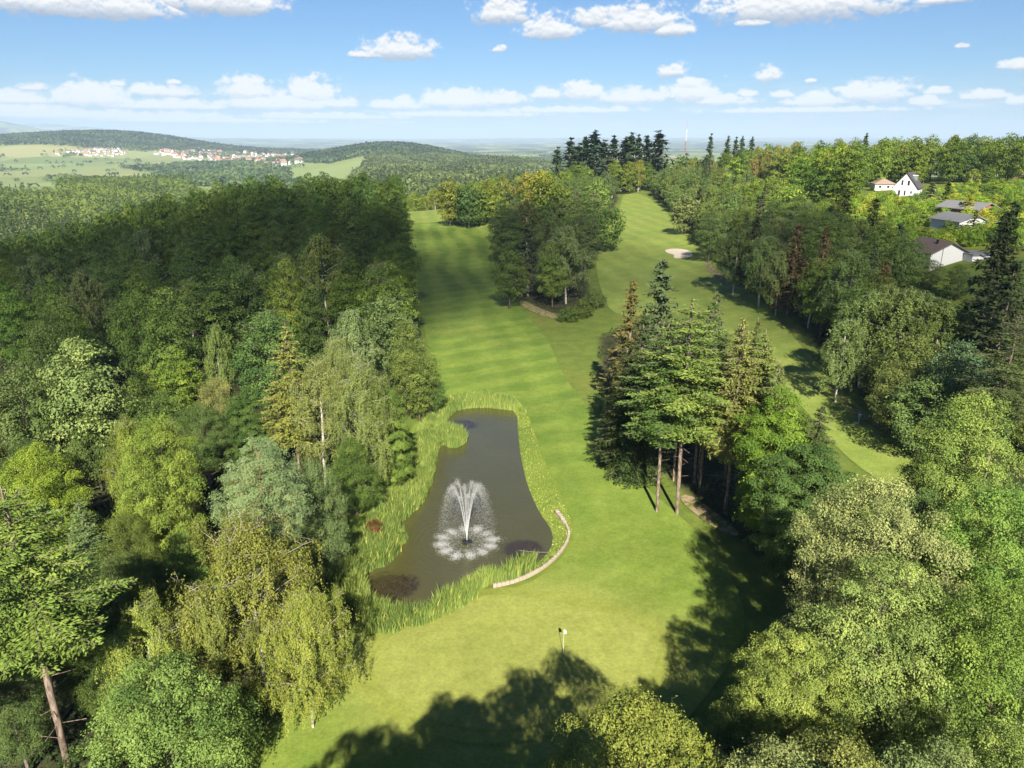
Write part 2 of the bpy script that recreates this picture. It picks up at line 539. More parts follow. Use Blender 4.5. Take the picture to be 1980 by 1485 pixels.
COLLAR = np.array([(_gc[0] + (x - _gc[0]) * 1.14, _gc[1] + (y - _gc[1]) * 1.17) for x, y in GREEN])
HSE_LAWN = [gpoly(P, 1) for P in ([(1490, 372), (1560, 362), (1640, 378), (1720, 385), (1800, 390), (1800, 372), (1850, 372), (1840, 400), (1700, 410), (1600, 402), (1500, 395)],
                                  [(1840, 455), (1900, 440), (1930, 455), (1900, 480), (1850, 475)])]

# forest floor outlines in world metres
L_EDGE_PX = [(440, 1500), (500, 1410), (600, 1320), (668, 1262), (650, 1180), (636, 1090), (655, 1025), (700, 955), (775, 870), (792, 812), (852, 762), (838, 720), (818, 640), (802, 560), (792, 480), (784, 438), (782, 395), (740, 375)]
L_EDGE = np.array([on_ground(a, b)[:2] for a, b in L_EDGE_PX])
LEFT_POLY = np.vstack([[(-14, 20)], L_EDGE, [(-60, 640), (-420, 640), (-420, 100), (-150, 10)]])


# ------------------------------------------------------------------ ground sheet, polar around the viewpoint so that it stays fine up close and reaches the horizon
def make_ground():
    rr = [3.0]
    while rr[-1] < 46000:
        r = rr[-1]
        rr.append(r * (1.06 if r < 28 else 1.0075 if r < 700 else 1.011))
    rr = np.array(rr)
    an = np.concatenate([np.arange(-180, -46, 4.0), np.arange(-46, 46.001, .17), np.arange(50, 180, 4.0)])
    A, Rr = np.meshgrid(np.radians(an), rr)
    X, Y = Rr * np.sin(A), Rr * np.cos(A)
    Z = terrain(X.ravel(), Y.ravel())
    na, nr = len(an), len(rr)
    V = np.stack([X.ravel(), Y.ravel(), Z], 1)
    V = np.vstack([V, [[0, 0, float(terrain(0., 0.))]]])
    i = np.arange(na * nr).reshape(nr, na)
    j = np.roll(i, -1, 1)
    Q = np.stack([i[:-1], i[1:], j[1:], j[:-1]], -1).reshape(-1, 4)
    c = len(V) - 1
    T = np.stack([np.full(na, c), i[0], j[0]], 1)[:, ::1]
    me = mesh_np('ground', V, Q[:, ::-1], [M['ground']], smooth=True, tris=T[:, ::-1])
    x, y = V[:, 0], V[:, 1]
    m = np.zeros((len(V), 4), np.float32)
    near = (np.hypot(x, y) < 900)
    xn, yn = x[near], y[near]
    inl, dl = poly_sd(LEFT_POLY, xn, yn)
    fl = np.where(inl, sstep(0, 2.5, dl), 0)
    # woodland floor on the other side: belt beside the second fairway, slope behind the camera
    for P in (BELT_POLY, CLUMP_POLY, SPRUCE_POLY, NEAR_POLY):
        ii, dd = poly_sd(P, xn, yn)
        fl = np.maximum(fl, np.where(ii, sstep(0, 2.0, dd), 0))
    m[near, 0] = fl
    lw = np.zeros(len(xn))
    for P in HSE_LAWN:
        ii, dd = poly_sd(P, xn, yn)
        lw = np.maximum(lw, np.where(ii, 1, 1 - sstep(0, 4, dd)))
    ringi, ringd = poly_sd(POND[0], xn, yn)
    lw = np.maximum(lw, np.where(ringi, .45, .45 * (1 - sstep(0, 1.2, ringd))))
    m[near, 2] = lw
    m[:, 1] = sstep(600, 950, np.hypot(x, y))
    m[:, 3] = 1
    at = me.attributes.new('mask', 'FLOAT_COLOR', 'POINT')
    at.data.foreach_set('color', m.ravel())
    return tag(obj('ground', me), kind='structure')


def sheet(name, poly, mat, lift, spacing, hole=None, zfix=None):
    """flat sheet inside an outline, draped over the terrain"""
    P = np.asarray(poly)
    lo, hi = P.min(0), P.max(0)
    gx, gy = np.meshgrid(np.arange(lo[0], hi[0], spacing), np.arange(lo[1], hi[1], spacing))
    gx, gy = gx.ravel(), gy.ravel()
    ins, d = poly_sd(P, gx, gy)
    k = ins & (d > spacing * .35)
    if hole is not None:
        hi_, hd = poly_sd(hole, gx, gy)
        k &= ~(hi_ | (hd < spacing * .35))
    pts = [Vector(p) for p in P] + ([Vector(p) for p in hole] if hole is not None else []) + [Vector((a, b)) for a, b in zip(gx[k], gy[k])]
    n = len(P)
    ed = [(i, (i + 1) % n) for i in range(n)]
    if hole is not None:
        ed += [(n + i, n + (i + 1) % len(hole)) for i in range(len(hole))]
    co, _, fs, *_r = geometry.delaunay_2d_cdt(pts, ed, [], 1 if hole is None else 0, 1e-4)
    V = np.array([(c[0], c[1]) for c in co])
    T = np.array([f for f in fs if len(f) == 3])
    cen = V[T].mean(1)
    keep = poly_sd(P, cen[:, 0], cen[:, 1])[0]
    if hole is not None: keep &= ~poly_sd(hole, cen[:, 0], cen[:, 1])[0]
    T = T[keep]
    e1, e2 = V[T[:, 1]] - V[T[:, 0]], V[T[:, 2]] - V[T[:, 0]]
    flip = (e1[:, 0] * e2[:, 1] - e1[:, 1] * e2[:, 0]) < 0
    T[flip] = T[flip][:, ::-1]
    z = terrain(V[:, 0], V[:, 1]) + lift if zfix is None else np.full(len(V), zfix)
    me = mesh_np(name, np.c_[V, z], T, [mat], smooth=True)
    return tag(obj(name, me), kind='structure')


BELT_POLY = np.vstack([[on_ground(a, b)[:2] for a, b in [(1255, 372), (1275, 388), (1300, 415), (1345, 455), (1390, 505), (1450, 545), (1520, 610), (1580, 680), (1650, 765), (1740, 840), (1830, 910)]],
                       [(70, 60), (72, 100), (76, 140), (90, 200), (105, 290), (125, 400), (110, 520)]])
CLUMP_POLY = np.array([on_ground(a, b)[:2] for a, b in [(957, 490), (968, 545), (1000, 578), (1045, 603), (1090, 612), (1150, 595), (1140, 500), (1165, 440), (1200, 385), (1160, 372), (1080, 372), (1000, 395), (960, 440)]])
SPRUCE_POLY = np.array([on_ground(a, b)[:2] for a, b in [(1150, 650), (1150, 720), (1190, 820), (1230, 880), (1300, 945), (1370, 1010), (1430, 1060), (1540, 1170), (1640, 1200), (1700, 1040), (1600, 900), (1500, 760), (1380, 660), (1250, 620)]])
NEAR_POLY = np.vstack([[on_ground(a, b)[:2] for a, b in [(1100, 1560), (1290, 1450), (1420, 1350), (1480, 1230), (1530, 1150), (1680, 1060), (1800, 960), (1900, 900)]], [(95, 75), (80, 20), (30, 0), (4, 14)]])

make_ground()
f1 = sheet('fairway', FAIR1, M['fairway'], .05, 2.2, POND[0])
sheet('fairway', FAIR2, M['fairway2'], .05, 2.6)
sheet('fairway', APRON, M['fairway2'], .08, 3.0)
sheet('green_collar', COLLAR, M['collar'], .10, 1.2)
sheet('putting_green', GREEN, M['green'], .14, 1.2)
BUNK = smooth_poly([on_ground(a, b)[:2] for a, b in [(1284, 484), (1300, 481), (1325, 482), (1340, 489), (1338, 496), (1320, 500), (1301, 500), (1305, 493), (1290, 490)]])
sheet('bunker_sand', BUNK, M['sand'], .11, 2.0)
sheet('bunker_sand', gpoly([(823, 398), (838, 396), (852, 398), (845, 401), (828, 401)], 1), M['sand'], .14, 2.0)
sheet('bunker_sand', gpoly([(975, 384), (990, 382), (996, 386), (985, 388)], 1), M['sand'], .14, 2.0)
sheet('dirt_patch', gpoly([(1000, 578), (1012, 582), (1030, 590), (1050, 600), (1075, 608), (1083, 618), (1060, 615), (1035, 606), (1012, 595)], 1), M['dirt'], .1, 1.0)
sheet('dirt_patch', gpoly([(1330, 955), (1375, 985), (1425, 1025), (1430, 1040), (1395, 1030), (1350, 1000), (1310, 965)], 1), M['dirt'], .1, .8)
sheet('dirt_patch', gpoly([(1358, 505), (1375, 510), (1400, 535), (1415, 555), (1395, 548), (1370, 528)], 1), M['dirt'], .1, .8)
sheet('footpath', gpoly([(1625, 765), (1640, 778), (1670, 802), (1720, 838), (1712, 842), (1660, 810), (1630, 782)], 1), M['dirt'], .1, .8)

# ------------------------------------------------------------------ pond
def water_mat():
    t = NT('pond_water')
    p = t.pos()
    weed = None
    for (px, py, r) in ((752, 1135, 3.1), (1012, 1062, 2.5), (893, 822, 2.6)):
        c = on_plane(px, py, WZ)
        dv = t.n('ShaderNodeVectorMath', {0: p, 1: tuple(c)}, operation='SUBTRACT').outputs[0]
        dv = t.n('ShaderNodeVectorMath', {0: dv, 1: (1.0, 1.25, 0)}, operation='MULTIPLY').outputs[0]
        ln = t.n('ShaderNodeVectorMath', {0: dv}, operation='LENGTH').outputs['Value']
        m = t.math('SUBTRACT', 1.0, t.math('DIVIDE', ln, r))
        weed = m if weed is None else t.math('MAXIMUM', weed, m)
    w = t.ramp(t.math('ADD', weed, t.math('MULTIPLY_ADD', t.noise(p, .9, 5, .7), 1.0, -.45)), .02, .4)
    ln = t.noise(p, .18, 3)
    c = t.mix(ln, (.062, .059, .016, 1), (.084, .08, .026, 1))
    wc = t.mix(t.ramp(t.noise(p, 3, 4, .7), .35, .65), (.016, .009, .006, 1), (.05, .032, .018, 1))
    c = t.mix(t.math('MULTIPLY', w, .85), c, wc)
    b = t.n('ShaderNodeBsdfPrincipled', {'Base Color': c, 'Roughness': .1, 'IOR': 1.5, 'Specular IOR Level': .85})
    h = t.math('ADD', t.noise(p, 2.6, 4, .6), t.math('MULTIPLY', t.noise(p, 8, 3, .6), .5))
    fc = on_plane(903, 1049, WZ)
    dv = t.n('ShaderNodeVectorMath', {0: p, 1: (float(fc[0]), float(fc[1]), WZ)}, operation='SUBTRACT').outputs[0]
    fl = t.n('ShaderNodeVectorMath', {0: dv}, operation='LENGTH').outputs['Value']
    ring = t.math('MULTIPLY', t.math('SINE', t.math('MULTIPLY_ADD', fl, 9.0, t.math('MULTIPLY', t.noise(p, 1.2, 3), 5.0))), t.ramp(fl, 9.0, 3.0))
    h = t.math('ADD', h, t.math('MULTIPLY', ring, .35))
    t.t.links.new(t.n('ShaderNodeBump', {'Height': h, 'Strength': .5, 'Distance': .06}).outputs[0], b.inputs['Normal'])
    return t.out(b.outputs[0])


M['water'] = water_mat()
_wc = _wat.mean(0)
_big = []
for q in _wat:
    _big.append(q)
sheet('pond_water', np.array([c + (q - c) * 1.0 for c, q in ((np.array(_wc), q) for q in _big)]), M['water'], 0, 1.2, None, WZ + .035)


def reeds():
    """tall reed blades standing along the pond margin, one mass"""
    ring, wat = POND[0], POND[1]
    n = 190000
    x = RNG.uniform(ring[:, 0].min(), ring[:, 0].max(), n)
    y = RNG.uniform(ring[:, 1].min(), ring[:, 1].max(), n)
    ir, dr = poly_sd(ring, x, y)
    iw, dw = poly_sd(wat, x, y)
    k = ir & (~iw | (dw < .35)) & (dr > .15)
    x, y, dw, dr, iw = x[k], y[k], dw[k], dr[k], iw[k]
    z = terrain(x, y)
    px, py = project(x, y, z)
    tall = ((px < 1035) & (py > 1092)) | (px < 905) | (py < 797) | ((px < 1035) & (py > 1080) & (px > 940))
    bank = ~tall
    outside = (px > 925) & (py > np.interp(px, [925, 952, 990, 1020, 1044, 1066, 1084, 1096, 1101], [1150, 1134, 1126, 1115, 1102, 1086, 1068, 1050, 1034]) - 5) & (py > 1000)
    clump = vnoise(x * .8, y * .8, 5)
    keep = np.where(tall, (clump > .2) & (RNG.random(len(x)) < .95), RNG.random(len(x)) < .5)
    keep &= ~outside
    x, y, z, tall, clump, dr, px, py = (a[keep] for a in (x, y, z, tall, clump, dr, px, py))
    n = len(x)
    lowz = sstep(0.1, 1.2, dr)
    h = np.where(tall, (.85 + .8 * clump) * (.45 + .55 * lowz) * np.where(py > 1080, 1.35, 1.0), .08 + .16 * clump) * RNG.uniform(.65, 1.15, n)
    w = np.where(tall, .032, .04) * RNG.uniform(.7, 1.4, n)
    az = RNG.uniform(0, 2 * np.pi, n)
    tx, ty = np.cos(az), np.sin(az)
    lean = RNG.uniform(.05, .35, n) * h
    la = RNG.uniform(0, 2 * np.pi, n)
    lx, ly = np.cos(la) * lean + .06 * h, np.sin(la) * lean
    zz = np.maximum(z, WZ - .3)
    V = np.stack([np.stack([x - tx * w, y - ty * w, zz], 1), np.stack([x + tx * w, y + ty * w, zz], 1),
                  np.stack([x + tx * w * .8 + lx * .35, y + ty * w * .8 + ly * .35, zz + h * .6], 1), np.stack([x - tx * w * .8 + lx * .35, y - ty * w * .8 + ly * .35, zz + h * .6], 1),
                  np.stack([x + lx, y + ly, zz + h], 1)], 1).reshape(-1, 3)
    b = np.arange(n) * 5
    Q = np.stack([b, b + 1, b + 2, b + 3], 1)
    T = np.stack([b + 3, b + 2, b + 4], 1)
    tone = np.clip(.35 + .5 * (vnoise(x * .35, y * .35, 8) - .5) + np.where(tall, 0, -.12) + RNG.normal(0, .18, n), 0, 1)
    tone = np.where(RNG.random(n) < .05, RNG.uniform(1.1, 1.6, n), tone)
    me = mesh_np('reeds', V, Q, [M['reed']], np.r_[tone, tone], tris=T)
    o = obj('reeds', me)
    o.color = (.29, .375, .085, 1)
    return tag(o, 'tall green reeds growing round the edge of the pond', 'reeds', kind='stuff')


reeds()


# ------------------------------------------------------------------ fountain
def fountain():
    c = on_plane(903, 1049, WZ + .04)
    root = empty('fountain', c)
    tag(root, 'floating fountain throwing a white spray of jets in the pond', 'fountain')
    t = NT('spray_water')
    d = t.n('ShaderNodeBsdfPrincipled', {'Base Color': (.92, .93, .93, 1), 'Roughness': .25, 'Specular IOR Level': .5})
    tr = t.n('ShaderNodeBsdfTranslucent', {'Color': (.9, .9, .9, 1)})
    spray = t.out(t.n('ShaderNodeMixShader', {0: .4, 1: d.outputs[0], 2: tr.outputs[0]}).outputs[0])
    m = MB()
    P = [(.0, .0), (.42, .0), (.5, .06), (.5, .16), (.42, .22), (.16, .22), (.14, .34), (0, .34)]
    n = 20
    V = [(r * math.cos(2 * math.pi * k / n), r * math.sin(2 * math.pi * k / n), z) for r, z in P[1:-1] for k in range(n)]
    Fs = [(i * n + k, i * n + (k + 1) % n, (i + 1) * n + (k + 1) % n, (i + 1) * n + k) for i in range(len(P) - 3) for k in range(n)]
    m.add(V, Fs + [[(len(P) - 3) * n + k for k in range(n)]])
    m.build('float', M['black'], root)
    m = MB().tube([(0, 0, .3), (0, 0, .42)], [.07, .05], 8)
    m.build('nozzle', M['steel'], root)
    rng = np.random.default_rng(4)
    g = 9.8
    NJ = 12
    ALL, SPL = [], []
    for k in range(NJ):
        a = 2 * math.pi * (k + .35) / NJ
        top = 5.4 + rng.uniform(-.35, .5)
        rad = 2.75 + rng.uniform(-.2, .25)
        vz = math.sqrt(2 * g * top)
        tt = 2 * vz / g
        vr = rad / tt
        # the solid jet, only on the way up, fraying as it rises
        pts = [(vr * s * math.cos(a), vr * s * math.sin(a), .4 + vz * s - .5 * g * s * s) for s in np.linspace(0, tt * .36, 9)]
        MB().tube(pts, list(np.linspace(.022, .010, 9)), 5).build('jet', spray, root)
        # droplets along and below the arc
        nd = 2000
        s = tt * (rng.random(nd) ** .75)
        sp = (s / tt)
        jit = .03 + .30 * sp ** 1.3
        ph = a + rng.normal(0, .02 + .17 * sp, nd)
        rr = vr * s * (1 + rng.normal(0, .03 + .07 * sp, nd))
        z = .4 + (vz * s - .5 * g * s * s) * (1 + rng.normal(0, .015 + .03 * sp, nd))
        X = np.stack([rr * np.cos(ph) + rng.normal(0, jit * .25), rr * np.sin(ph), np.maximum(z, .02)], 1)
        sz = rng.uniform(.008, .026, nd) * (1.15 - .25 * sp)
        # splash where the jet lands
        ns = int(620 * rng.uniform(.6, 1.3))
        q = np.abs(rng.normal(0, 1, ns))
        ang = rng.uniform(0, 2 * np.pi, ns)
        rs = np.abs(rng.normal(0, .2, ns))
        q2 = rng.normal(0, .38, ns)
        ja = .085 * rng.normal(0, 1, ns)
        cx, cy = (rad * 1.0 - .12 + q2) * np.cos(a + ja), (rad * 1.0 - .12 + q2) * np.sin(a + ja)
        S = np.stack([cx + rs * np.cos(ang), cy + rs * np.sin(ang), .02 + np.abs(rng.normal(0, .12, ns)) * np.maximum(0, 1 - rs / .6)], 1)
        Sz = rng.uniform(.015, .04, ns)
        ALL.append((X, sz)); SPL.append((S, Sz))
    for nm, LST in (('spray', ALL), ('splash', SPL)):
            Pp, Ss = np.vstack([q[0] for q in LST]), np.concatenate([q[1] for q in LST])
            nn = len(Pp)
            o4 = np.array([(1, 0, -.7), (-1, 0, -.7), (0, 1, .7), (0, -1, .7)], float)
            Vv = (Pp[:, None, :] + o4[None] * Ss[:, None, None] * .8).reshape(-1, 3)
            b = np.arange(nn) * 4
            T = np.concatenate([np.stack([b + i, b + j, b + l], 1) for i, j, l in ((0, 2, 1), (0, 1, 3), (0, 3, 2), (1, 2, 3))])
            obj(nm, mesh_np(nm, Vv, T, [spray]), root)
    # froth drifting inside the ring of splashes
    nn = 5200
    r = 2.9 * np.sqrt(rng.random(nn))
    keep = rng.random(nn) < .25 + .75 * (r / 2.9) ** 2
    a = rng.uniform(0, 2 * np.pi, nn)
    P = np.stack([r * np.cos(a), r * np.sin(a), np.full(nn, .012) + rng.random(nn) * .012], 1)[keep & (r > .55)]
    nn = len(P)
    w = rng.uniform(.008, .032, nn)
    an = rng.uniform(0, 6.28, nn)
    ux, uy = np.cos(an) * w, np.sin(an) * w
    z0 = np.zeros(nn)
    V = np.stack([P + np.stack([ux, uy, z0], 1), P + np.stack([-uy, ux, z0], 1), P + np.stack([-ux, -uy, z0], 1), P + np.stack([uy, -ux, z0], 1)], 1).reshape(-1, 3)
    b = np.arange(nn) * 4
    obj('froth', mesh_np('froth', V, np.stack([b, b + 1, b + 2, b + 3], 1), [spray]), root)


fountain()


def stone_edging():
    P = [on_ground(a, b)[:2] for a, b in [(1076, 987), (1088, 1003), (1099, 1022), (1101, 1034), (1096, 1050), (1084, 1068), (1066, 1086), (1044, 1102), (1020, 1115), (990, 1126), (952, 1134)]]
    P = np.array(P)
    for _ in range(2):
        P = np.vstack([P[:1], np.stack([P[:-1] * .75 + P[1:] * .25, P[:-1] * .25 + P[1:] * .75], 1).reshape(-1, 2), P[-1:]])
    seg = np.r_[0, np.cumsum(np.hypot(*np.diff(P, axis=0).T))]
    m = MB()
    s = 0.0
    rng = random.Random(5)
    z0 = -.12
    while s < seg[-1] - .2:
        ln = rng.uniform(.28, .55)
        a = np.array([np.interp(s, seg, P[:, 0]), np.interp(s, seg, P[:, 1])])
        b = np.array([np.interp(s + ln - .03, seg, P[:, 0]), np.interp(s + ln - .03, seg, P[:, 1])])
        d = (b - a) / (np.linalg.norm(b - a) + 1e-6)
        nrm = np.array([-d[1], d[0]])
        w0, w1, h = rng.uniform(.10, .14), rng.uniform(.10, .14), rng.uniform(.16, .24)
        if s < 2.2: w0 += .07; w1 += .07
        q = [a - nrm * w0, b - nrm * w0, b + nrm * w1, a + nrm * w1]
        c = sum(q) / 4
        top = [c + (k - c) * .86 for k in q]
        V = [(*k, z0) for k in q] + [(*k, h * .7) for k in q] + [(*k, h + rng.uniform(-.02, .02)) for k in top]
        m.add(V, [(0, 1, 5, 4), (1, 2, 6, 5), (2, 3, 7, 6), (3, 0, 4, 7), (4, 5, 9, 8), (5, 6, 10, 9), (6, 7, 11, 10), (7, 4, 8, 11), (8, 9, 10, 11)])
        s += ln
    tag(m.build('stone_edging', M['stone']), 'low curved edging of pale stones beside the pond bank', 'stone edging')


stone_edging()


def flagstick():
    root = empty('flagstick', (HOLE[0], HOLE[1], .14))
    tag(root, 'golf flagstick with small white flag standing on the putting green', 'flagstick')
    MB().tube([(0, 0, -.1), (0, 0, 2.3)], [.022, .016], 8).build('pole', M['pole'], root)
    V, Fs = [], []
    n = 7
    for i in range(n + 1):
        u = i / n
        for v in (0, 1):
            zt = 2.28 - .05 * u - v * (.42 - .14 * u)
            V.append((.012 + .2 * u, .05 * math.sin(u * 5) * u - .06 * u, zt))
    Fs = [(2 * i, 2 * i + 2, 2 * i + 3, 2 * i + 1) for i in range(n)]
    m = MB().add(V, Fs)
    f = m.build('flag', M['flag'], root)
    sol = f.modifiers.new('thick', 'SOLIDIFY')
    sol.thickness = .008
    MB().tube([(0, 0, -.02), (0, 0, .012)], .06, 12).build('cup_rim', M['flag'], root)


flagstick()


def pond_rope():
    a, b = on_plane(1003, 1064, WZ + .08), on_plane(1060, 1068, WZ + .3)
    P = [a + (b - a) * t + np.array([0, 0, -.06 * math.sin(math.pi * t)]) for t in np.linspace(0, 1, 9)]
    tag(MB().tube([tuple(p) for p in P], .012, 5).build('rope', M['rope']), 'thin pale line stretched over the pond to the bank', 'rope')


pond_rope()


# ------------------------------------------------------------------ trees: prototypes
def norm(v): return v / (np.linalg.norm(v, axis=-1, keepdims=True) + 1e-9)


def leaf_quads(P, N, L, Wd, rng, T=None):
    """diamond leaves at P with normals N"""
    n = len(P)
    if T is None:
        T = rng.normal(size=(n, 3))
    T = norm(T - N * (T * N).sum(1, keepdims=True))
    B = np.cross(N, T)
    L, Wd = L[:, None] * .5, Wd[:, None] * .5
    V = np.stack([P - T * L, P + B * Wd - N * L * .15, P + T * L, P - B * Wd - N * L * .15], 1).reshape(-1, 3)
    b = np.arange(n) * 4
    return V, np.stack([b, b + 1, b + 2, b + 3], 1)


class Skel:
    """branch skeleton grown towards targets, meshed as tapering tubes"""
    def __init__(s, trunk, rng):
        s.P = [np.array(p, float) for p in trunk]
        s.par = [i - 1 for i in range(len(trunk))]
        s.rng = rng

    def grow(s, tgt, zpen=1.6, sag=0.0, nseg=4, maxz=.92):
        A = np.array(s.P)
        d = np.linalg.norm(A - tgt, axis=1)
        up = A[:, 2] - (tgt[2] - .35 * np.hypot(A[:, 0] - tgt[0], A[:, 1] - tgt[1]))
        cost = d + zpen * np.maximum(up, 0)
        j = int(np.argmin(cost))
        a = A[j]
        last = j
        ln = d[j]
        for k in range(1, nseg + 1):
            t = k / nseg
            p = a + (tgt - a) * t + np.array([0, 0, math.sin(math.pi * t) * (-sag) * ln])
            if k < nseg: p = p + s.rng.normal(0, .05 * ln / nseg + .02, 3)
            s.P.append(p)
            s.par.append(last)
            last = len(s.P) - 1
        return last

    def mesh(s, rbase, tip=.015, expo=2.3, sides=6, minr=0.0):
        n = len(s.P)
        cnt = np.zeros(n)
        ch = [[] for _ in range(n)]
        for i, p in enumerate(s.par):
            if p >= 0: ch[p].append(i)
        for i in range(n - 1, -1, -1):
            if not ch[i]: cnt[i] = 1
            if s.par[i] >= 0: cnt[s.par[i]] += cnt[i]
        r = tip * cnt ** (1 / expo)
        sc = rbase / r[0]
        r = np.maximum(r * np.where(r > tip * 2, 1 + (sc - 1) * np.clip((r - tip * 2) / max(r[0] - tip * 2, 1e-6), 0, 1), 1), tip)
        V, Q = [], []
        # chains
        done = set()
        for i in range(n):
            for c in ch[i]:
                main = max(ch[i], key=lambda k: cnt[k])
                if c == main and s.par[i] >= 0: continue
                chain = [i, c]
                while ch[chain[-1]]:
                    chain.append(max(ch[chain[-1]], key=lambda k: cnt[k]))
                rr = [min(r[k], r[c] if idx == 0 and s.par[i] >= 0 else 9) for idx, k in enumerate(chain)]
                if max(rr) < minr: continue
                k_ = sides if rr[0] > .07 else 4 if rr[0] > .03 else 3
                P = np.array([s.P[k] for k in chain])
                T = norm(np.gradient(P, axis=0))
                a = np.cross(T, np.array([.3, .9, .1]))
                a = norm(a)
                b = np.cross(T, a)
                an = np.arange(k_) * 2 * np.pi / k_
                ring = P[:, None] + (a[:, None] * np.cos(an)[None, :, None] + b[:, None] * np.sin(an)[None, :, None]) * np.array(rr)[:, None, None]
                o = sum(len(v) for v in V)
                V.append(ring.reshape(-1, 3))
                m = len(P)
                ii = np.arange(m * k_).reshape(m, k_)
                jj = np.roll(ii, -1, 1)
                Q.append(o + np.stack([ii[:-1], jj[:-1], jj[1:], ii[1:]], -1).reshape(-1, 4))
        return np.vstack(V), np.vstack(Q)


def trunk_nodes(Hh, top, rng, wob=.012, step=1.0, lean=(0, 0)):
    n = max(4, int(Hh * top / step))
    z = np.linspace(0, Hh * top, n)
    w = np.cumsum(rng.normal(0, wob * Hh / n * 2.2, (n, 2)), 0)
    w -= w[0]
    w[:, 0] += lean[0] * (z / Hh) ** 1.5
    w[:, 1] += lean[1] * (z / Hh) ** 1.5
    P = np.c_[w, z]
    P[0, 2] = -.5
    return P


def broadleaf(seed, Hh, Rr, zb, ncl, rc, leaf, nleaf, flat=.6, lump=.22, wid=.6, top=.85, up=.35, rb=None, peak=.42, droop=0.0, shell=.55, minr=.0, out=.5, sp=1.22):
    rng = np.random.default_rng(seed)
    z0 = zb * Hh
    ph = rng.uniform(0, 6.28, 6)
    n0 = ncl * 4
    k = np.arange(n0) + .5
    # golden spiral over height and angle, random radial depth
    tt = rng.permutation(k / n0)
    th = k * 2.39996 + rng.normal(0, .25, n0)

    def env(t, th):
        t = np.clip(t, 0, 1)
        a = np.where(t < peak, np.sin(.5 * np.pi * (t / peak) ** .7) * .55 + .45, np.cos(.5 * np.pi * ((t - peak) / (1 - peak))) ** .62)
        lum = 1 + lump * (np.sin(2 * th + ph[0] + 2.5 * t) * .5 + np.sin(3 * th + ph[1] - 4 * t) * .35 + np.sin(5 * th + ph[2] + 7 * t) * .3 + .3 * np.sin(9 * t + ph[3]))
        return Rr * a * lum
    rad = env(tt, th) * np.where(rng.random(n0) < .72, rng.uniform(.78, 1.0, n0), rng.uniform(.25, .8, n0))
    C = np.stack([rad * np.cos(th), rad * np.sin(th), z0 + (Hh - z0) * (tt * .97)], 1)
    # thin to ncl with spacing
    sel = []
    for i in range(n0):
        if all(np.sum((C[i] - C[j]) ** 2) > (rc * sp) ** 2 for j in sel[-400:]):
            sel.append(i)
        if len(sel) >= ncl: break
    C = C[sel]
    lean = rng.normal(0, .03 * Hh, 2)
    C[:, :2] += lean * ((C[:, 2:3] / Hh) ** 1.5)
    sk = Skel(trunk_nodes(Hh, top, rng, lean=lean), rng)
    for i in np.argsort(np.hypot(C[:, 0], C[:, 1]) + .15 * np.abs(C[:, 2] - z0)):
        sk.grow(C[i] - np.array([0, 0, rc * .25]), sag=.06)
    tv, tq = sk.mesh(rb or Hh * .017, minr=minr)
    # leaves
    m = len(C)
    rcl = rc * rng.uniform(.65, 1.35, m)
    wgt = rcl ** 2
    ci = rng.choice(m, nleaf, p=wgt / wgt.sum())
    u = norm(rng.normal(size=(nleaf, 3)))
    fl = (u[:, 2] < 0) & (rng.random(nleaf) < .5)
    u[fl, 2] *= -1
    s = shell + (1 - shell) * rng.random(nleaf) ** .6
    s = np.where(rng.random(nleaf) < .12, s * rng.uniform(1.0, 1.45, nleaf), s)
    # every clump has its own irregular outline
    az = np.arctan2(u[:, 1], u[:, 0])
    ra = rng.uniform(0, 6.28, m)[ci]
    s = s * (1 + .28 * np.sin(3 * az + ra) + .18 * np.sin(5 * az - 2 * ra))
    P = C[ci] + u * (s * rcl[ci])[:, None] * np.array([1, 1, flat])
    if droop: P[:, 2] -= droop * (np.hypot(u[:, 0], u[:, 1]) * s) ** 2 * rcl[ci]
    cen = np.array([lean[0] * .4, lean[1] * .4, z0 + (Hh - z0) * .4])
    N = norm(u * out + norm(P - cen) * .45 + rng.normal(0, .5, (nleaf, 3)) + np.array([0, 0, up]))
    L = leaf * rng.uniform(.6, 1.35, nleaf)
    V, Q = leaf_quads(P, N, L, L * wid * rng.uniform(.8, 1.2, nleaf), rng)
    tone = np.clip(rng.normal(.5, .17, m)[ci] + rng.normal(0, .13, nleaf), 0, 1)
    return (tv, tq), (V, Q, tone)


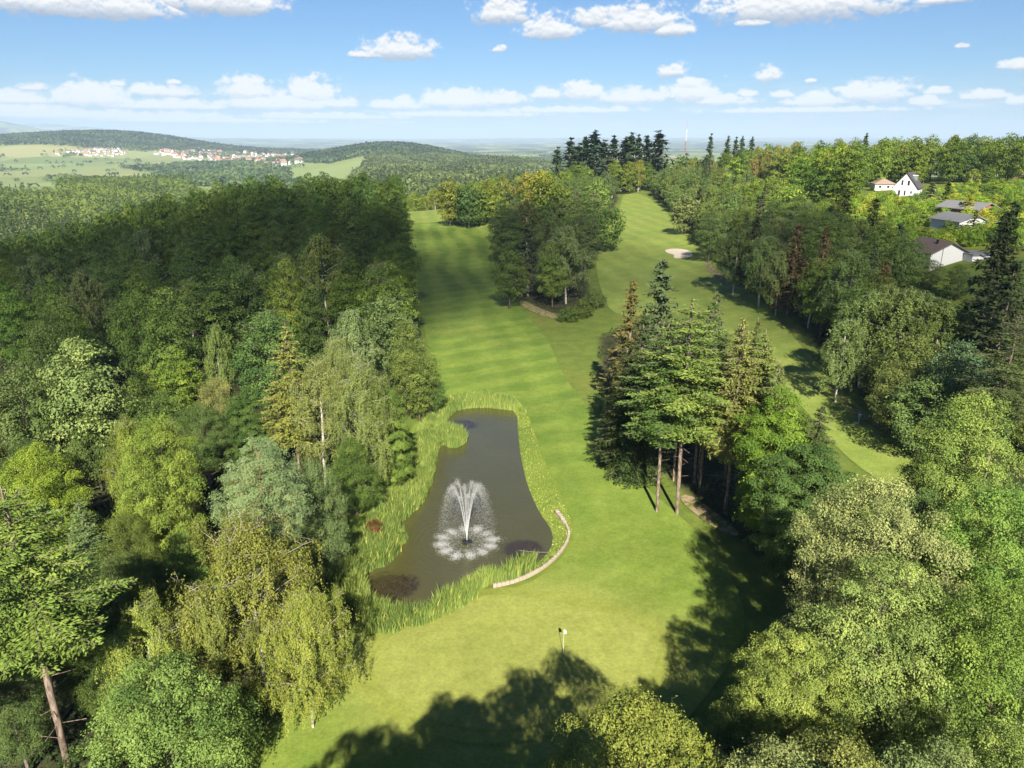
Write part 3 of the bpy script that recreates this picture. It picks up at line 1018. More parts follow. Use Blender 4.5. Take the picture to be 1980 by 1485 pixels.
def birch(seed, Hh, Rr, zb, nb, leaf, nleaf, hang=2.0, rb=None, bare=0.0):
    rng = np.random.default_rng(seed)
    z0 = zb * Hh
    lean = rng.normal(0, .03 * Hh, 2)
    sk = Skel(trunk_nodes(Hh, .97, rng, .02, lean=lean), rng)
    S, D = [], []
    TN = np.array(sk.P)
    for i in range(nb):
        t = (i + rng.random()) / nb
        za = z0 + (Hh - z0) * t * .93
        th = i * 2.39996 + rng.normal(0, .3)
        L = Rr * (.35 + .75 * math.sin(math.pi * min(1, .25 + .75 * t)) ** .8) * rng.uniform(.7, 1.15) * (1.0 if t < .75 else .75)
        rise = L * rng.uniform(.35, .9) * (1 - .3 * t)
        x0 = np.interp(za, TN[:, 2], TN[:, 0]); y0 = np.interp(za, TN[:, 2], TN[:, 1])
        tip = np.array([x0 + L * math.cos(th), y0 + L * math.sin(th), min(za + rise, Hh * 1.0)])
        base = np.array([x0, y0, za])
        j = int(np.argmin(np.abs(TN[:, 2] - za)))
        last = j
        for q in (.3, .6, .85, 1.0):
            p = base + (tip - base) * q
            p[2] += math.sin(q * 2.6) * L * .12
            sk.P.append(p + rng.normal(0, .06, 3)); sk.par.append(last); last = len(sk.P) - 1
            if q > .25:
                for _ in range(2 + int(q * 3)):
                    S.append(sk.P[-1] + rng.normal(0, .22 + .12 * L * .3, 3))
                    D.append(hang * rng.uniform(.35, 1.1) * (.5 + .5 * q))
                if q > .5:
                    for _ in range(2):
                        tp = sk.P[-1] + np.array([rng.normal(0, .5), rng.normal(0, .5), rng.uniform(-.1, .5)])
                        sk.P.append(tp); sk.par.append(last)
                        S.append(tp); D.append(hang * rng.uniform(.4, 1.0))
    S, D = np.array(S), np.array(D)
    for _ in range(8):
        S = np.vstack([S, [[lean[0] + rng.normal(0, .3), lean[1] + rng.normal(0, .3), Hh * rng.uniform(.9, 1.0)]]]); D = np.append(D, hang * .5)
    tv, tq = sk.mesh(rb or Hh * .011, tip=.008)
    m = len(S)
    dr = norm(np.c_[rng.normal(0, .28, (m, 2)), -np.ones(m)])
    ci = rng.choice(m, nleaf, p=D / D.sum())
    s = rng.random(nleaf)
    P = S[ci] + dr[ci] * (s * D[ci])[:, None] + rng.normal(0, 1, (nleaf, 3)) * np.array([.16, .16, .08]) * (1.15 - .6 * s)[:, None]
    outw = np.c_[P[:, :2], np.full(nleaf, .35 * Rr)]
    N = norm(norm(outw) * .7 + rng.normal(0, .55, (nleaf, 3)) + np.array([0, 0, .25]))
    T = np.c_[rng.normal(0, .5, (nleaf, 2)), -np.ones(nleaf)]
    L = leaf * rng.uniform(.6, 1.3, nleaf)
    V, Q = leaf_quads(P, N, L, L * .6, rng, T)
    tone = np.clip(rng.normal(.5, .16, m)[ci] + rng.normal(0, .13, nleaf), 0, 1)
    return (tv, tq), (V, Q, tone)


def conifer(seed, Hh, Rr, zb, leaf, ds=.5, nw=6, style='spruce', rb=None, gap=.12, dens=1.0):
    rng = np.random.default_rng(seed)
    z0 = zb * Hh
    sk = Skel(trunk_nodes(Hh, 1.0, rng, .004), rng)
    TN = np.array(sk.P)
    VV, QQ, TT = [], [], []
    off = 0
    # dead stubs on the bare stem
    for i in range(int(10 * zb * 2)):
        za = rng.uniform(z0 * .35, z0)
        th = rng.uniform(0, 6.28)
        L = rng.uniform(.4, 1.6)
        j = int(np.argmin(np.abs(TN[:, 2] - za)))
        sk.P.append(np.array([TN[j, 0] + L * math.cos(th), TN[j, 1] + L * math.sin(th), TN[j, 2] - .15 * L])); sk.par.append(j)
    z = z0
    wi = 0
    while z < Hh * .985:
        t = (z - z0) / (Hh - z0)
        if style == 'fir': prof = (1 - t) ** .62 * min(1, .55 + 2.2 * t)
        else: prof = (1 - t) ** .8 * min(1, .65 + 2.0 * t)
        nb = max(3, int(nw * (1 - .35 * t) + rng.random()))
        for k in range(nb):
            if rng.random() < gap: continue
            th = wi * 1.1 + 2 * math.pi * k / nb + rng.normal(0, .25)
            L = max(.22, Rr * prof * rng.uniform(.68, 1.18))
            dx, dy = math.cos(th), math.sin(th)
            zz = z + rng.normal(0, ds * .35)
            if style == 'fir': sl0, sl2 = .12 - .3 * (1 - t), .1
            else: sl0, sl2 = .05 - .75 * (1 - t), .35 * (1 - t)
            j = int(np.argmin(np.abs(TN[:, 2] - zz)))
            bx, by = TN[j, 0], TN[j, 1]

            def at(s):
                return np.stack([bx + dx * L * s, by + dy * L * s, zz + sl0 * L * s + sl2 * L * s * s], -1)
            last = j
            for q in (.5, 1.0):
                sk.P.append(at(np.array(q))); sk.par.append(last); last = len(sk.P) - 1
            # side twigs
            ns = max(3, int(L / (leaf * .62) * dens))
            s = np.linspace(.14, 1.0, ns)
            s = np.repeat(s, 2)
            side = np.tile([1, -1], ns)
            tw = (.2 + .42 * L * (1 - s) ** .8 * np.minimum(1, s * 3)) * rng.uniform(.7, 1.2, len(s))
            nsp = np.maximum(1, (tw / (leaf * .75)).astype(int))
            idx = np.repeat(np.arange(len(s)), nsp)
            fr = np.concatenate([(np.arange(c) + .5) / c for c in nsp])
            a = th + side[idx] * (.95 + rng.normal(0, .15, len(idx)))
            d = fr * tw[idx]
            P = at(s[idx]) + np.stack([np.cos(a) * d, np.sin(a) * d, -.22 * d if style == 'fir' else -.45 * d], 1)
            P += rng.normal(0, .035 + leaf * .1, P.shape)
            T = np.stack([np.cos(a), np.sin(a), np.full(len(a), -.2 if style == 'fir' else -.55)], 1)
            N = norm(np.stack([-.25 * np.cos(a) + .25 * dx, .25 * dy - .2 * np.sin(a), np.ones(len(a))], 1) + rng.normal(0, .38, P.shape))
            Lq = leaf * rng.uniform(.8, 1.5, len(a))
            V, Q = leaf_quads(P, N, Lq, Lq * .42, rng, T)
            VV.append(V); QQ.append(Q + off); off += len(V)
            TT.append(np.clip(.5 + rng.normal(0, .14) + rng.normal(0, .12, len(a)) + .1 * (s[idx] > .85), 0, 1))
            if style == 'spruce':
                nh = max(2, int(L / leaf * 1.1 * dens))
                sh = rng.uniform(.2, 1.0, nh)
                P = at(sh) + np.stack([rng.normal(0, .1, nh), rng.normal(0, .1, nh), -rng.uniform(.08, .5, nh) * (.35 + .65 * (1 - t))], 1)
                N = norm(np.stack([dx + rng.normal(0, .5, nh), dy + rng.normal(0, .5, nh), np.full(nh, .25)], 1))
                Lq = leaf * rng.uniform(1.2, 2.3, nh)
                V, Q = leaf_quads(P, N, Lq, Lq * .33, rng, np.tile([0, 0, -1.0], (nh, 1)) + rng.normal(0, .15, (nh, 3)))
                VV.append(V); QQ.append(Q + off); off += len(V)
                TT.append(np.clip(.4 + rng.normal(0, .12, nh), 0, 1))
        z += ds * (1.0 - .45 * t) * rng.uniform(.85, 1.15)
        wi += 1
    tv, tq = sk.mesh(rb or Hh * .0115, tip=.02)
    return (tv, tq), (np.vstack(VV), np.vstack(QQ), np.concatenate(TT))


def snag(seed, Hh):
    rng = np.random.default_rng(seed)
    sk = Skel(trunk_nodes(Hh, 1.0, rng, .035), rng)
    for i in range(16):
        za = Hh * rng.uniform(.4, 1.0); th = rng.uniform(0, 6.28); L = rng.uniform(.5, 2.2) * (1.25 - za / Hh)
        sk.grow(np.array([L * math.cos(th), L * math.sin(th), za + L * .9]), sag=.04)
    return sk.mesh(Hh * .0085, tip=.012)


PROTO = {}


def proto(key, kind, trunk_mat, leaf_mat, data):
    (tv, tq), (V, Q, tone) = data
    tm = mesh_np(kind + '_trunk', tv, tq, [M[trunk_mat]], smooth=True)
    cm = mesh_np(kind + '_crown', V, Q, [M[leaf_mat]], tone)
    Hh = max(tv[:, 2].max(), V[:, 2].max())
    Rr = np.percentile(np.hypot(V[:, 0], V[:, 1]), 96)
    # one-piece version for trees too far to show their parts
    jv = np.vstack([tv, V])
    jq = np.vstack([tq, Q + len(tv)])
    jm = mesh_np(kind, jv, jq, [M[trunk_mat], M[leaf_mat]], np.r_[np.zeros(len(tq)), tone], midx=np.r_[np.zeros(len(tq)), np.ones(len(Q))])
    PROTO.setdefault(key, []).append((tm, cm, jm, float(Hh), float(Rr)))


def build_protos():
    # near
    for s in (1, 2, 3): proto('birch0', 'birch_tree', 'birch_bark', 'leaf', birch(s, 15, 4.2, .12, 50, .15, 62000, 2.4))
    for s in (4, 5): proto('tallbirch0', 'birch_tree', 'birch_bark', 'leaf', birch(s, 17, 3.2, .28, 42, .15, 34000, 1.4))
    for s in (6, 7): proto('oak0', 'oak_tree', 'pale_bark', 'leaf', broadleaf(s, 18, 5.4, .25, 190, .95, .145, 88000, .7, .42, shell=.35))
    for s in (8, 9): proto('alder0', 'alder_tree', 'bark', 'leaf', broadleaf(s, 12, 4.0, .12, 150, .8, .13, 62000, .75, .38, shell=.35))
    for s in (10, 11): proto('maple0', 'maple_tree', 'bark', 'leaf', broadleaf(s, 16, 4.4, .2, 170, .95, .13, 84000, .5, .46, up=.6, droop=.35, shell=.35))
    for s in (12, 13): proto('beech0', 'beech_tree', 'bark', 'leaf', broadleaf(s, 18, 5.2, .16, 230, 1.15, .19, 90000, .36, .35, up=.7, droop=.3, shell=.3))
    proto('hornbeam0', 'hornbeam_tree', 'pale_bark', 'leaf', broadleaf(14, 16, 6.4, .16, 300, 1.05, .135, 125000, .38, .45, up=.5, droop=.3, shell=.3, peak=.35))
    for s in (15, 16): proto('spruce0', 'spruce_tree', 'conifer_bark', 'needle', conifer(s, 21, 3.2, .36, .24, .5, 6, 'spruce', rb=.11))
    for s in (17, 18): proto('fir0', 'fir_tree', 'conifer_bark', 'needle', conifer(s, 22, 4.2, .43, .22, .6, 6, 'fir', rb=.12, dens=1.1))
    proto('tallfir0', 'fir_tree', 'conifer_bark', 'needle', conifer(59, 22, 4.2, .57, .18, .55, 7, 'fir', rb=.15, dens=1.15))
    proto('lowspruce0', 'spruce_tree', 'conifer_bark', 'needle', conifer(19, 20, 4.0, .06, .27, .55, 7, 'spruce'))
    proto('pine0', 'pine_tree', 'pine_bark', 'needle', broadleaf(20, 17, 4.3, .38, 170, .72, .24, 34000, .65, .3, wid=.22, up=.6, shell=.25))
    for s in (21, 22): proto('bush0', 'shrub', 'bark', 'leaf', broadleaf(s, 3.2, 2.0, .05, 40, .6, .15, 7000, .8, .3, shell=.4))
    # middle distance
    for s in (31, 32, 33, 34): proto('beech1', 'beech_tree', 'bark', 'leaf', broadleaf(s, 20, 5.4, .22, 120, 1.5, .36, 13000, .34, .25, up=.8, droop=.35, shell=.35, minr=.03))
    for s in (35, 36, 37): proto('oak1', 'oak_tree', 'bark', 'leaf', broadleaf(s, 18, 5.2, .2, 120, 1.3, .34, 13000, .7, .3, shell=.4, minr=.03))
    for s in (38, 39, 40): proto('birch1', 'birch_tree', 'birch_bark', 'leaf', birch(s, 17, 3.8, .18, 40, .27, 18000, 2.2))
    for s in (41, 42): proto('spruce1', 'spruce_tree', 'conifer_bark', 'needle', conifer(s, 20, 3.2, .14, .5, .75, 6, 'spruce'))
    proto('fir1', 'fir_tree', 'conifer_bark', 'needle', conifer(43, 20, 3.8, .14, .5, .8, 6, 'fir'))
    for s in (44, 45): proto('bush1', 'shrub', 'bark', 'leaf', broadleaf(s, 4, 2.4, .04, 40, .8, .32, 2600, .8, .3, shell=.4, minr=.03))
    # far
    for s in (51, 52, 53): proto('beech2', 'beech_tree', 'bark', 'leaf', broadleaf(s, 19, 5.2, .14, 70, 1.8, .75, 3600, .4, .28, up=.7, droop=.3, shell=.4, minr=.06))
    for s in (54, 55): proto('oak2', 'far_oak_tree', 'bark', 'leaf', broadleaf(s, 18, 5.0, .12, 70, 1.6, .7, 3600, .7, .3, shell=.4, minr=.06))
    proto('birch2', 'birch_tree', 'birch_bark', 'leaf', birch(56, 18, 4.0, .16, 30, .55, 5200, 2.4))
    for s in (57, 58): proto('spruce2', 'spruce_tree', 'conifer_bark', 'needle', conifer(s, 21, 3.0, .08, .95, 1.1, 6, 'spruce'))


build_protos()

LEVELS = {'birch': ('birch0', 'birch1', 'birch2'), 'tallbirch': ('tallbirch0', 'birch1', 'birch2'), 'oak': ('oak0', 'oak1', 'oak2'), 'alder': ('alder0', 'oak1', 'oak2'),
          'maple': ('maple0', 'beech1', 'beech2'), 'beech': ('beech0', 'beech1', 'beech2'), 'hornbeam': ('hornbeam0', 'beech1', 'beech2'), 'spruce': ('spruce0', 'spruce1', 'spruce2'),
          'fir': ('fir0', 'fir1', 'spruce2'), 'tallfir': ('tallfir0', 'fir1', 'spruce2'), 'lowspruce': ('lowspruce0', 'spruce1', 'spruce2'), 'pine': ('pine0', 'spruce1', 'spruce2'), 'bush': ('bush0', 'bush1', 'bush1')}
NAME = {'birch': 'birch_tree', 'tallbirch': 'birch_tree', 'oak': 'oak_tree', 'alder': 'alder_tree', 'maple': 'maple_tree', 'beech': 'beech_tree', 'hornbeam': 'hornbeam_tree',
        'spruce': 'spruce_tree', 'fir': 'fir_tree', 'tallfir': 'fir_tree', 'lowspruce': 'spruce_tree', 'pine': 'pine_tree', 'bush': 'shrub'}
TREES = []          # x, y, crown radius of everything planted
TR = random.Random(21)


def plant(kind, x, y, ht, rad, col, label, group=None, level=None, rz=None):
    d = math.hypot(x, y)
    if level is None: level = 0 if d < 92 else 1 if d < 250 else 2
    tm, cm, jm, ph, pr = TR.choice(PROTO[LEVELS[kind][level]])
    sz = ht / ph
    sx = sz if rad is None else rad / pr
    z = float(terrain(x, y)) - .05
    v = TR.uniform(.78, 1.2)
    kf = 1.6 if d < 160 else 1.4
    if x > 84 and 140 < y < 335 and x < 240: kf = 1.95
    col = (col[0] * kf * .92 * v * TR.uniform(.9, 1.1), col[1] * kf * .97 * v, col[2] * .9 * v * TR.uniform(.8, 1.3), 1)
    rz = TR.uniform(0, 6.28) if rz is None else rz
    nm = NAME[kind]
    if kind == 'oak' and d > 235: nm = 'far_oak_tree'  # distant oaks: same oak models, only given a separate object name
    if kind == 'beech' and d > 235 and y > 330: nm = 'far_beech_tree'  # distant beeches: same beech models under a separate object name
    if d > 235:
        o = obj(nm, jm, None, (x, y, z))
        o.rotation_euler = (0, 0, rz); o.scale = (sx, sx, sz); o.color = col
    else:
        o = empty(nm, (x, y, z), rz)
        o.scale = (sx, sx, sz)
        t = obj('trunk', tm, o)
        c = obj('foliage' if kind == 'bush' else 'crown', cm, o)
        c.color = col
    tag(o, label, 'shrub' if kind == 'bush' else 'tree', group)
    TREES.append((x, y, sx * pr))
    return o


def at_top(px, py, ht):
    """ground spot of a tree of height ht whose top shows at a photo pixel"""
    return on_ground(px, py, ht)


def plant_top(kind, px, py, ht, rad, col, label, **kw):
    p = at_top(px, py, ht)
    return plant(kind, p[0], p[1], ht, rad, col, label, **kw)


def plant_base(kind, px, py, ht, rad, col, label, **kw):
    p = on_ground(px, py)
    return plant(kind, p[0], p[1], ht, rad, col, label, **kw)


# colours of the foliage itself
cBEECH, cDARK, cLIT, cOAK = (.06, .095, .02), (.04, .066, .018), (.13, .17, .03), (.085, .12, .04)
cBIRCH, cMAPLE, cGREY, cFIR = (.135, .165, .05), (.13, .185, .035), (.12, .15, .075), (.085, .125, .05)
cSPR, cYSPR, cPINE, cALD, cRED, cHORN = (.045, .07, .026), (.19, .19, .06), (.12, .155, .085), (.105, .14, .055), (.15, .08, .045), (.17, .2, .055)

# ------------------------------------------------------------------ the trees one can single out
P_ = plant_top
# left wood, beside and below the pond
plant('tallfir', -26, 33.6, 22.5, 4.0, (.13, .175, .06), 'tall fir with a long bare trunk at the edge of the left wood')
plant('tallfir', -31.5, 32, 20, 3.6, (.12, .16, .06), 'second tall fir with bare trunk half cut off by the frame, beside the taller fir')
P_('birch', 470, 990, 15, 4.9, (.165, .185, .06), 'large weeping birch with pale drooping strands at the pond corner')
P_('birch', 262, 1140, 13.2, 2.7, (.15, .18, .055), 'narrow weeping birch between the large weeping birch and the tall fir')
P_('alder', 300, 1265, 12, 4.6, (.125, .165, .065), 'broad round alder in front of the weeping birches, lowest of the left wood')
P_('birch', 575, 1125, 11.5, 3.0, (.15, .18, .065), 'short weeping birch leaning out over the mown grass below the pond')
P_('birch', 395, 1130, 11.5, 3.0, (.15, .18, .06), 'short birch between the large weeping birch and the round alder')
P_('pine', 482, 838, 17, 4.2, (.16, .195, .115), 'grey green pine with orange limbs standing behind the large weeping birch')
P_('alder', 608, 880, 12.5, 2.9, (.14, .175, .085), 'silvery rounded poplar beside the grey green pine above the pond bank')
P_('maple', 292, 800, 16.5, 4.0, (.165, .215, .045), 'bright yellow green maple deep in the left wood, beside the pine')
P_('oak', 150, 645, 18.5, 6.0, (.115, .145, .07), 'huge grey green willow with a broad dome in the left wood')
P_('spruce', 550, 622, 20, 3.3, (.175, .18, .065), 'yellowish spruce with separate drooping tiers in the left wood')
P_('tallbirch', 605, 685, 17, 3.4, (.12, .145, .06), 'birch with bare pale limbs showing, next to the yellowish spruce')
P_('birch', 690, 690, 17, 3.4, (.125, .15, .06), 'tall full birch above the bend of the pond')
P_('beech', 752, 742, 13, 2.5, (.13, .17, .05), 'small upright hornbeam at the grass edge beside the head of the pond')
P_('oak', 805, 655, 12.5, 3.4, (.07, .1, .035), 'dark oak sticking out over the fairway above the head of the pond')
P_('oak', 742, 566, 16, 5.0, (.085, .115, .05), 'round grey green oak on the fairway edge with dark oak below it')
P_('tallbirch', 680, 590, 16, 3.5, (.11, .14, .06), 'slender pale birch behind the round grey green oak')
P_('oak', 440, 500, 20, 6.4, (.05, .08, .028), 'big dark rounded beech towering in the middle of the left wood')
P_('maple', 335, 668, 13, 3.2, (.15, .19, .035), 'bright lime green maple in a dark hollow of the left wood')
P_('maple', 272, 705, 11, 2.6, (.14, .18, .035), 'smaller lime green maple just beside the other lime maple')
P_('tallbirch', 412, 622, 15.5, 2.4, (.12, .15, .065), 'thin grey birch sapling standing clear in front of the big dark beech')
P_('alder', 410, 720, 13, 3.2, (.12, .125, .06), 'olive brown alder with twiggy top beside the yellowish spruce')
P_('beech', 470, 745, 12, 3.2, (.07, .11, .03), 'dark green beech between the olive alder and the yellowish spruce')
P_('birch', 322, 800, 15, 1.9, (.15, .17, .06), 'thin drooping birch rising behind the bright yellow green maple')
P_('birch', 238, 795, 16, 2.3, (.15, .175, .055), 'pale birch on the far side of the bright yellow green maple')
P_('maple', 52, 855, 15.5, 3.9, (.115, .165, .035), 'leafy green maple near the frame edge under the huge willow')
P_('lowspruce', 148, 965, 11, 2.6, (.085, .125, .07), 'young blue green spruce in the dark gap beside the tall fir')
P_('alder', 680, 838, 9.5, 3.0, (.08, .115, .04), 'dense dark alder on the pond bank beside the silvery poplar')
P_('alder', 742, 808, 9, 2.5, (.085, .12, .04), 'small dark alder at the water side of the dense dark alder')
P_('alder', 560, 985, 9, 2.6, (.14, .165, .07), 'low pale alder under the silvery poplar')
P_('alder', 235, 985, 10, 2.8, (.095, .13, .045), 'mid green alder in the dark gap below the bright maple')
P_('alder', 350, 1015, 10, 2.6, (.1, .15, .04), 'green alder tucked behind the large weeping birch')
P_('alder', 60, 1130, 9, 2.8, (.06, .09, .03), 'dark alder in the gap beside the bare fir trunk')
P_('alder', 170, 1180, 9, 2.6, (.06, .09, .03), 'dark alder behind the narrow weeping birch')
P_('oak', 20, 690, 17, 4.5, (.085, .12, .04), 'mid green oak cut by the frame edge beside the huge willow')
P_('birch', 640, 640, 16, 3.0, (.125, .15, .065), 'pale birch between yellowish spruce and slender birch')
P_('oak', 780, 610, 13, 3.2, (.075, .105, .04), 'dark oak between the round grey oak and the fairway')
P_('alder', 830, 700, 8.5, 2.2, (.075, .11, .035), 'low dark alder closing the tree edge beside the pond head')
# right foreground
P_('hornbeam', 1715, 1065, 17, 6.3, (.17, .207, .066), 'big spreading yellow green hornbeam beside the shaded end of the green', rz=.4)
P_('hornbeam', 1560, 1215, 13.5, 4.4, (.16, .195, .058), 'lower yellow green hornbeam leaning from the spreading hornbeam over the shaded grass')
P_('oak', 1715, 905, 19, 5.0, (.175, .205, .1), 'pale grey green oak rising behind the spreading hornbeam')
P_('maple', 1885, 745, 20, 4.9, (.14, .18, .06), 'tall leafy maple with pale limbs behind the pale oak')
P_('maple', 1945, 905, 18.5, 5.0, (.11, .16, .05), 'dense bright green maple at the frame edge beside the hornbeam')
P_('maple', 1965, 1120, 17, 4.2, (.1, .145, .045), 'green maple cut by the frame edge next to the hornbeam')
P_('maple', 1255, 1332, 16.5, 3.9, (.148, .178, .046), 'yellow green maple with loose top under the shadowed green')
P_('oak', 1500, 1425, 15, 4.3, (.15, .175, .075), 'grey green oak between yellow maple and hornbeam, cut by the frame')
P_('oak', 1660, 1432, 15, 4.0, (.145, .17, .07), 'grey green oak under the middle of the hornbeam')
P_('oak', 1830, 1425, 15.5, 4.2, (.15, .175, .075), 'grey green oak below the outer limbs of the hornbeam')
P_('oak', 1960, 1400, 15.5, 4.0, (.145, .17, .065), 'grey green oak in the corner beyond the hornbeam')
P_('alder', 1440, 1385, 9, 3.0, (.06, .085, .03), 'dark low alder in the gap between yellow maple and hornbeam')
P_('beech', 1522, 742, 17, 4.4, (.105, .165, .035), 'fresh green beech at the end of the spruce group')
P_('beech', 1572, 850, 14, 4.2, (.07, .11, .035), 'dark green beech in front of the fresh green beech')
P_('oak', 1650, 1000, 12, 2.6, (.12, .15, .075), 'small pale oak between dark green beech and pale oak')
P_('maple', 1830, 1000, 14, 3.2, (.1, .15, .04), 'shaded green maple in the gap behind the pale oak')
# spruce group between the fairways
P_('fir', 1342, 573, 23.5, 4.9, (.115, .16, .06), 'bright fir with a long bare trunk, foremost of the conifer group')
P_('lowspruce', 1282, 498, 22, 5.0, (.075, .11, .055), 'blue green fir top rising highest at the back of the conifer group')
P_('spruce', 1224, 538, 20, 3.3, (.12, .1, .045), 'spruce with reddish brown top at the back of the conifer group')
P_('lowspruce', 1246, 600, 20, 3.6, (.04, .058, .022), 'dark dense spruce on the fairway flank of the conifer group')
P_('lowspruce', 1214, 650, 16.5, 3.1, (.05, .065, .025), 'lower dark spruce nearest the striped fairway')
P_('fir', 1296, 620, 21, 4.1, (.075, .11, .042), 'mid green fir wedged between the dark spruce and the bright fir')
P_('fir', 1372, 590, 21, 4.0, (.08, .115, .045), 'fir with pale tips just behind the bright fir')
P_('spruce', 1387, 562, 23, 3.1, (.06, .085, .035), 'thin pointed spruce tip beside the bright fir')
P_('spruce', 1441, 612, 21.5, 3.6, (.17, .175, .065), 'yellowish spruce with hanging branches and bare lower trunk')
P_('spruce', 1487, 655, 19, 3.1, (.12, .135, .055), 'paler spruce beside the yellowish spruce, towards the beech')
P_('spruce', 1466, 612, 20, 2.9, (.055, .08, .03), 'dark spruce behind the yellowish spruce')
P_('spruce', 1432, 628, 19, 2.7, (.06, .08, .032), 'narrow dark spruce between bright fir and yellowish spruce')
plant_base('spruce', 1266, 893, 19, 2.9, (.09, .12, .045), 'slim spruce with bare stem in front of the dark spruce')
plant_base('spruce', 1302, 930, 19, 2.9, (.09, .12, .045), 'slim spruce with bare stem close behind the bright fir')
plant_base('spruce', 1350, 925, 20, 2.9, (.085, .115, .042), 'slim spruce with bare stem towards the yellowish spruce')
plant_base('spruce', 1443, 985, 20, 2.9, (.1, .125, .045), 'slim spruce with bare stem beside the yellowish spruce')
plant_base('spruce', 1545, 1092, 16, 2.8, (.06, .085, .032), 'dark slim spruce at the near end of the conifer group')
plant_base('spruce', 1470, 1020, 18, 2.9, (.08, .11, .04), 'slim dark stemmed spruce behind the yellowish one')
# middle clump
P_('birch', 1098, 430, 19, 5.6, (.105, .135, .05), 'large full birch at the front of the tree island between the fairways')
P_('lowspruce', 1022, 428, 18.5, 3.9, (.06, .085, .045), 'dark blue green conifer beside the large full birch')
P_('oak', 985, 468, 15.5, 4.8, (.09, .12, .045), 'grey green oak at the fairway flank of the tree island')
P_('spruce', 1060, 425, 18, 3.0, (.06, .08, .035), 'dark spruce hidden behind the large full birch')
P_('oak', 1155, 340, 20, 7.0, (.085, .13, .03), 'large round lime oak at the far corner of the tree island')
P_('oak', 1175, 388, 17, 5.5, (.07, .11, .028), 'dark green oak below the large round lime oak')
P_('beech', 1135, 405, 17.5, 5.2, (.06, .085, .03), 'shaded beech between large birch and the lime oak')
P_('oak', 975, 398, 18, 5.4, (.05, .075, .025), 'dark oak at the tip of the tree island beside the striped fairway')
P_('birch', 1020, 385, 18, 4.6, (.075, .08, .035), 'brownish birch behind the dark blue green conifer')
P_('beech', 1075, 372, 19, 5.5, (.055, .078, .028), 'dark brown green beech in the middle of the tree island')
P_('bush', 1100, 590, 3.6, 2.4, (.07, .1, .03), 'dark bush at the near tip of the tree island')
P_('bush', 1128, 575, 4.6, 2.6, (.075, .105, .032), 'rounded bush beside the dark bush under the large birch')
P_('bush', 1150, 555, 5.0, 2.8, (.07, .1, .03), 'bush under the outer side of the large birch')
# lone things near the pond
pm = on_ground(724, 1030)
plant('bush', pm[0], pm[1], 1.8, 1.2, (.105, .036, .03), 'small red leaved shrub standing in the grass beside the reeds', level=0)
# far island of trees and its neighbours
for i, (px, py, ht, rr, cc, lb) in enumerate([
        (868, 338, 22, 7, (.12, .14, .035), 'yellowish tree with tall bare trunks on the far tree island'),
        (905, 348, 20, 8, (.055, .085, .025), 'dark rounded oak in front of the far tree island'),
        (940, 340, 20, 7, (.13, .14, .03), 'yellow green tree at the outer end of the far tree island'),
        (958, 352, 18, 6, (.1, .13, .028), 'mid green tree next to the far sand bunker'),
        (885, 352, 18, 6, (.06, .09, .025), 'dark green tree at the foot of the far tree island'),
        (925, 360, 17, 6, (.075, .11, .028), 'green tree bulging over the bank of the far tree island')]):
    P_('oak', px, py, ht, rr, cc, lb)
P_('lowspruce', 744, 318, 25, 6, (.055, .085, .03), 'lone pointed spruce standing above the end of the left wood')
P_('birch', 1020, 330, 24, 8, (.2, .19, .05), 'pale yellow birch with hanging crown at the end of the course')
P_('birch', 1045, 325, 25, 7, (.19, .2, .05), 'second pale yellow birch, taller, at the end of the course')
P_('oak', 1065, 332, 24, 8, (.12, .16, .03), 'green oak beside the pale yellow birches')

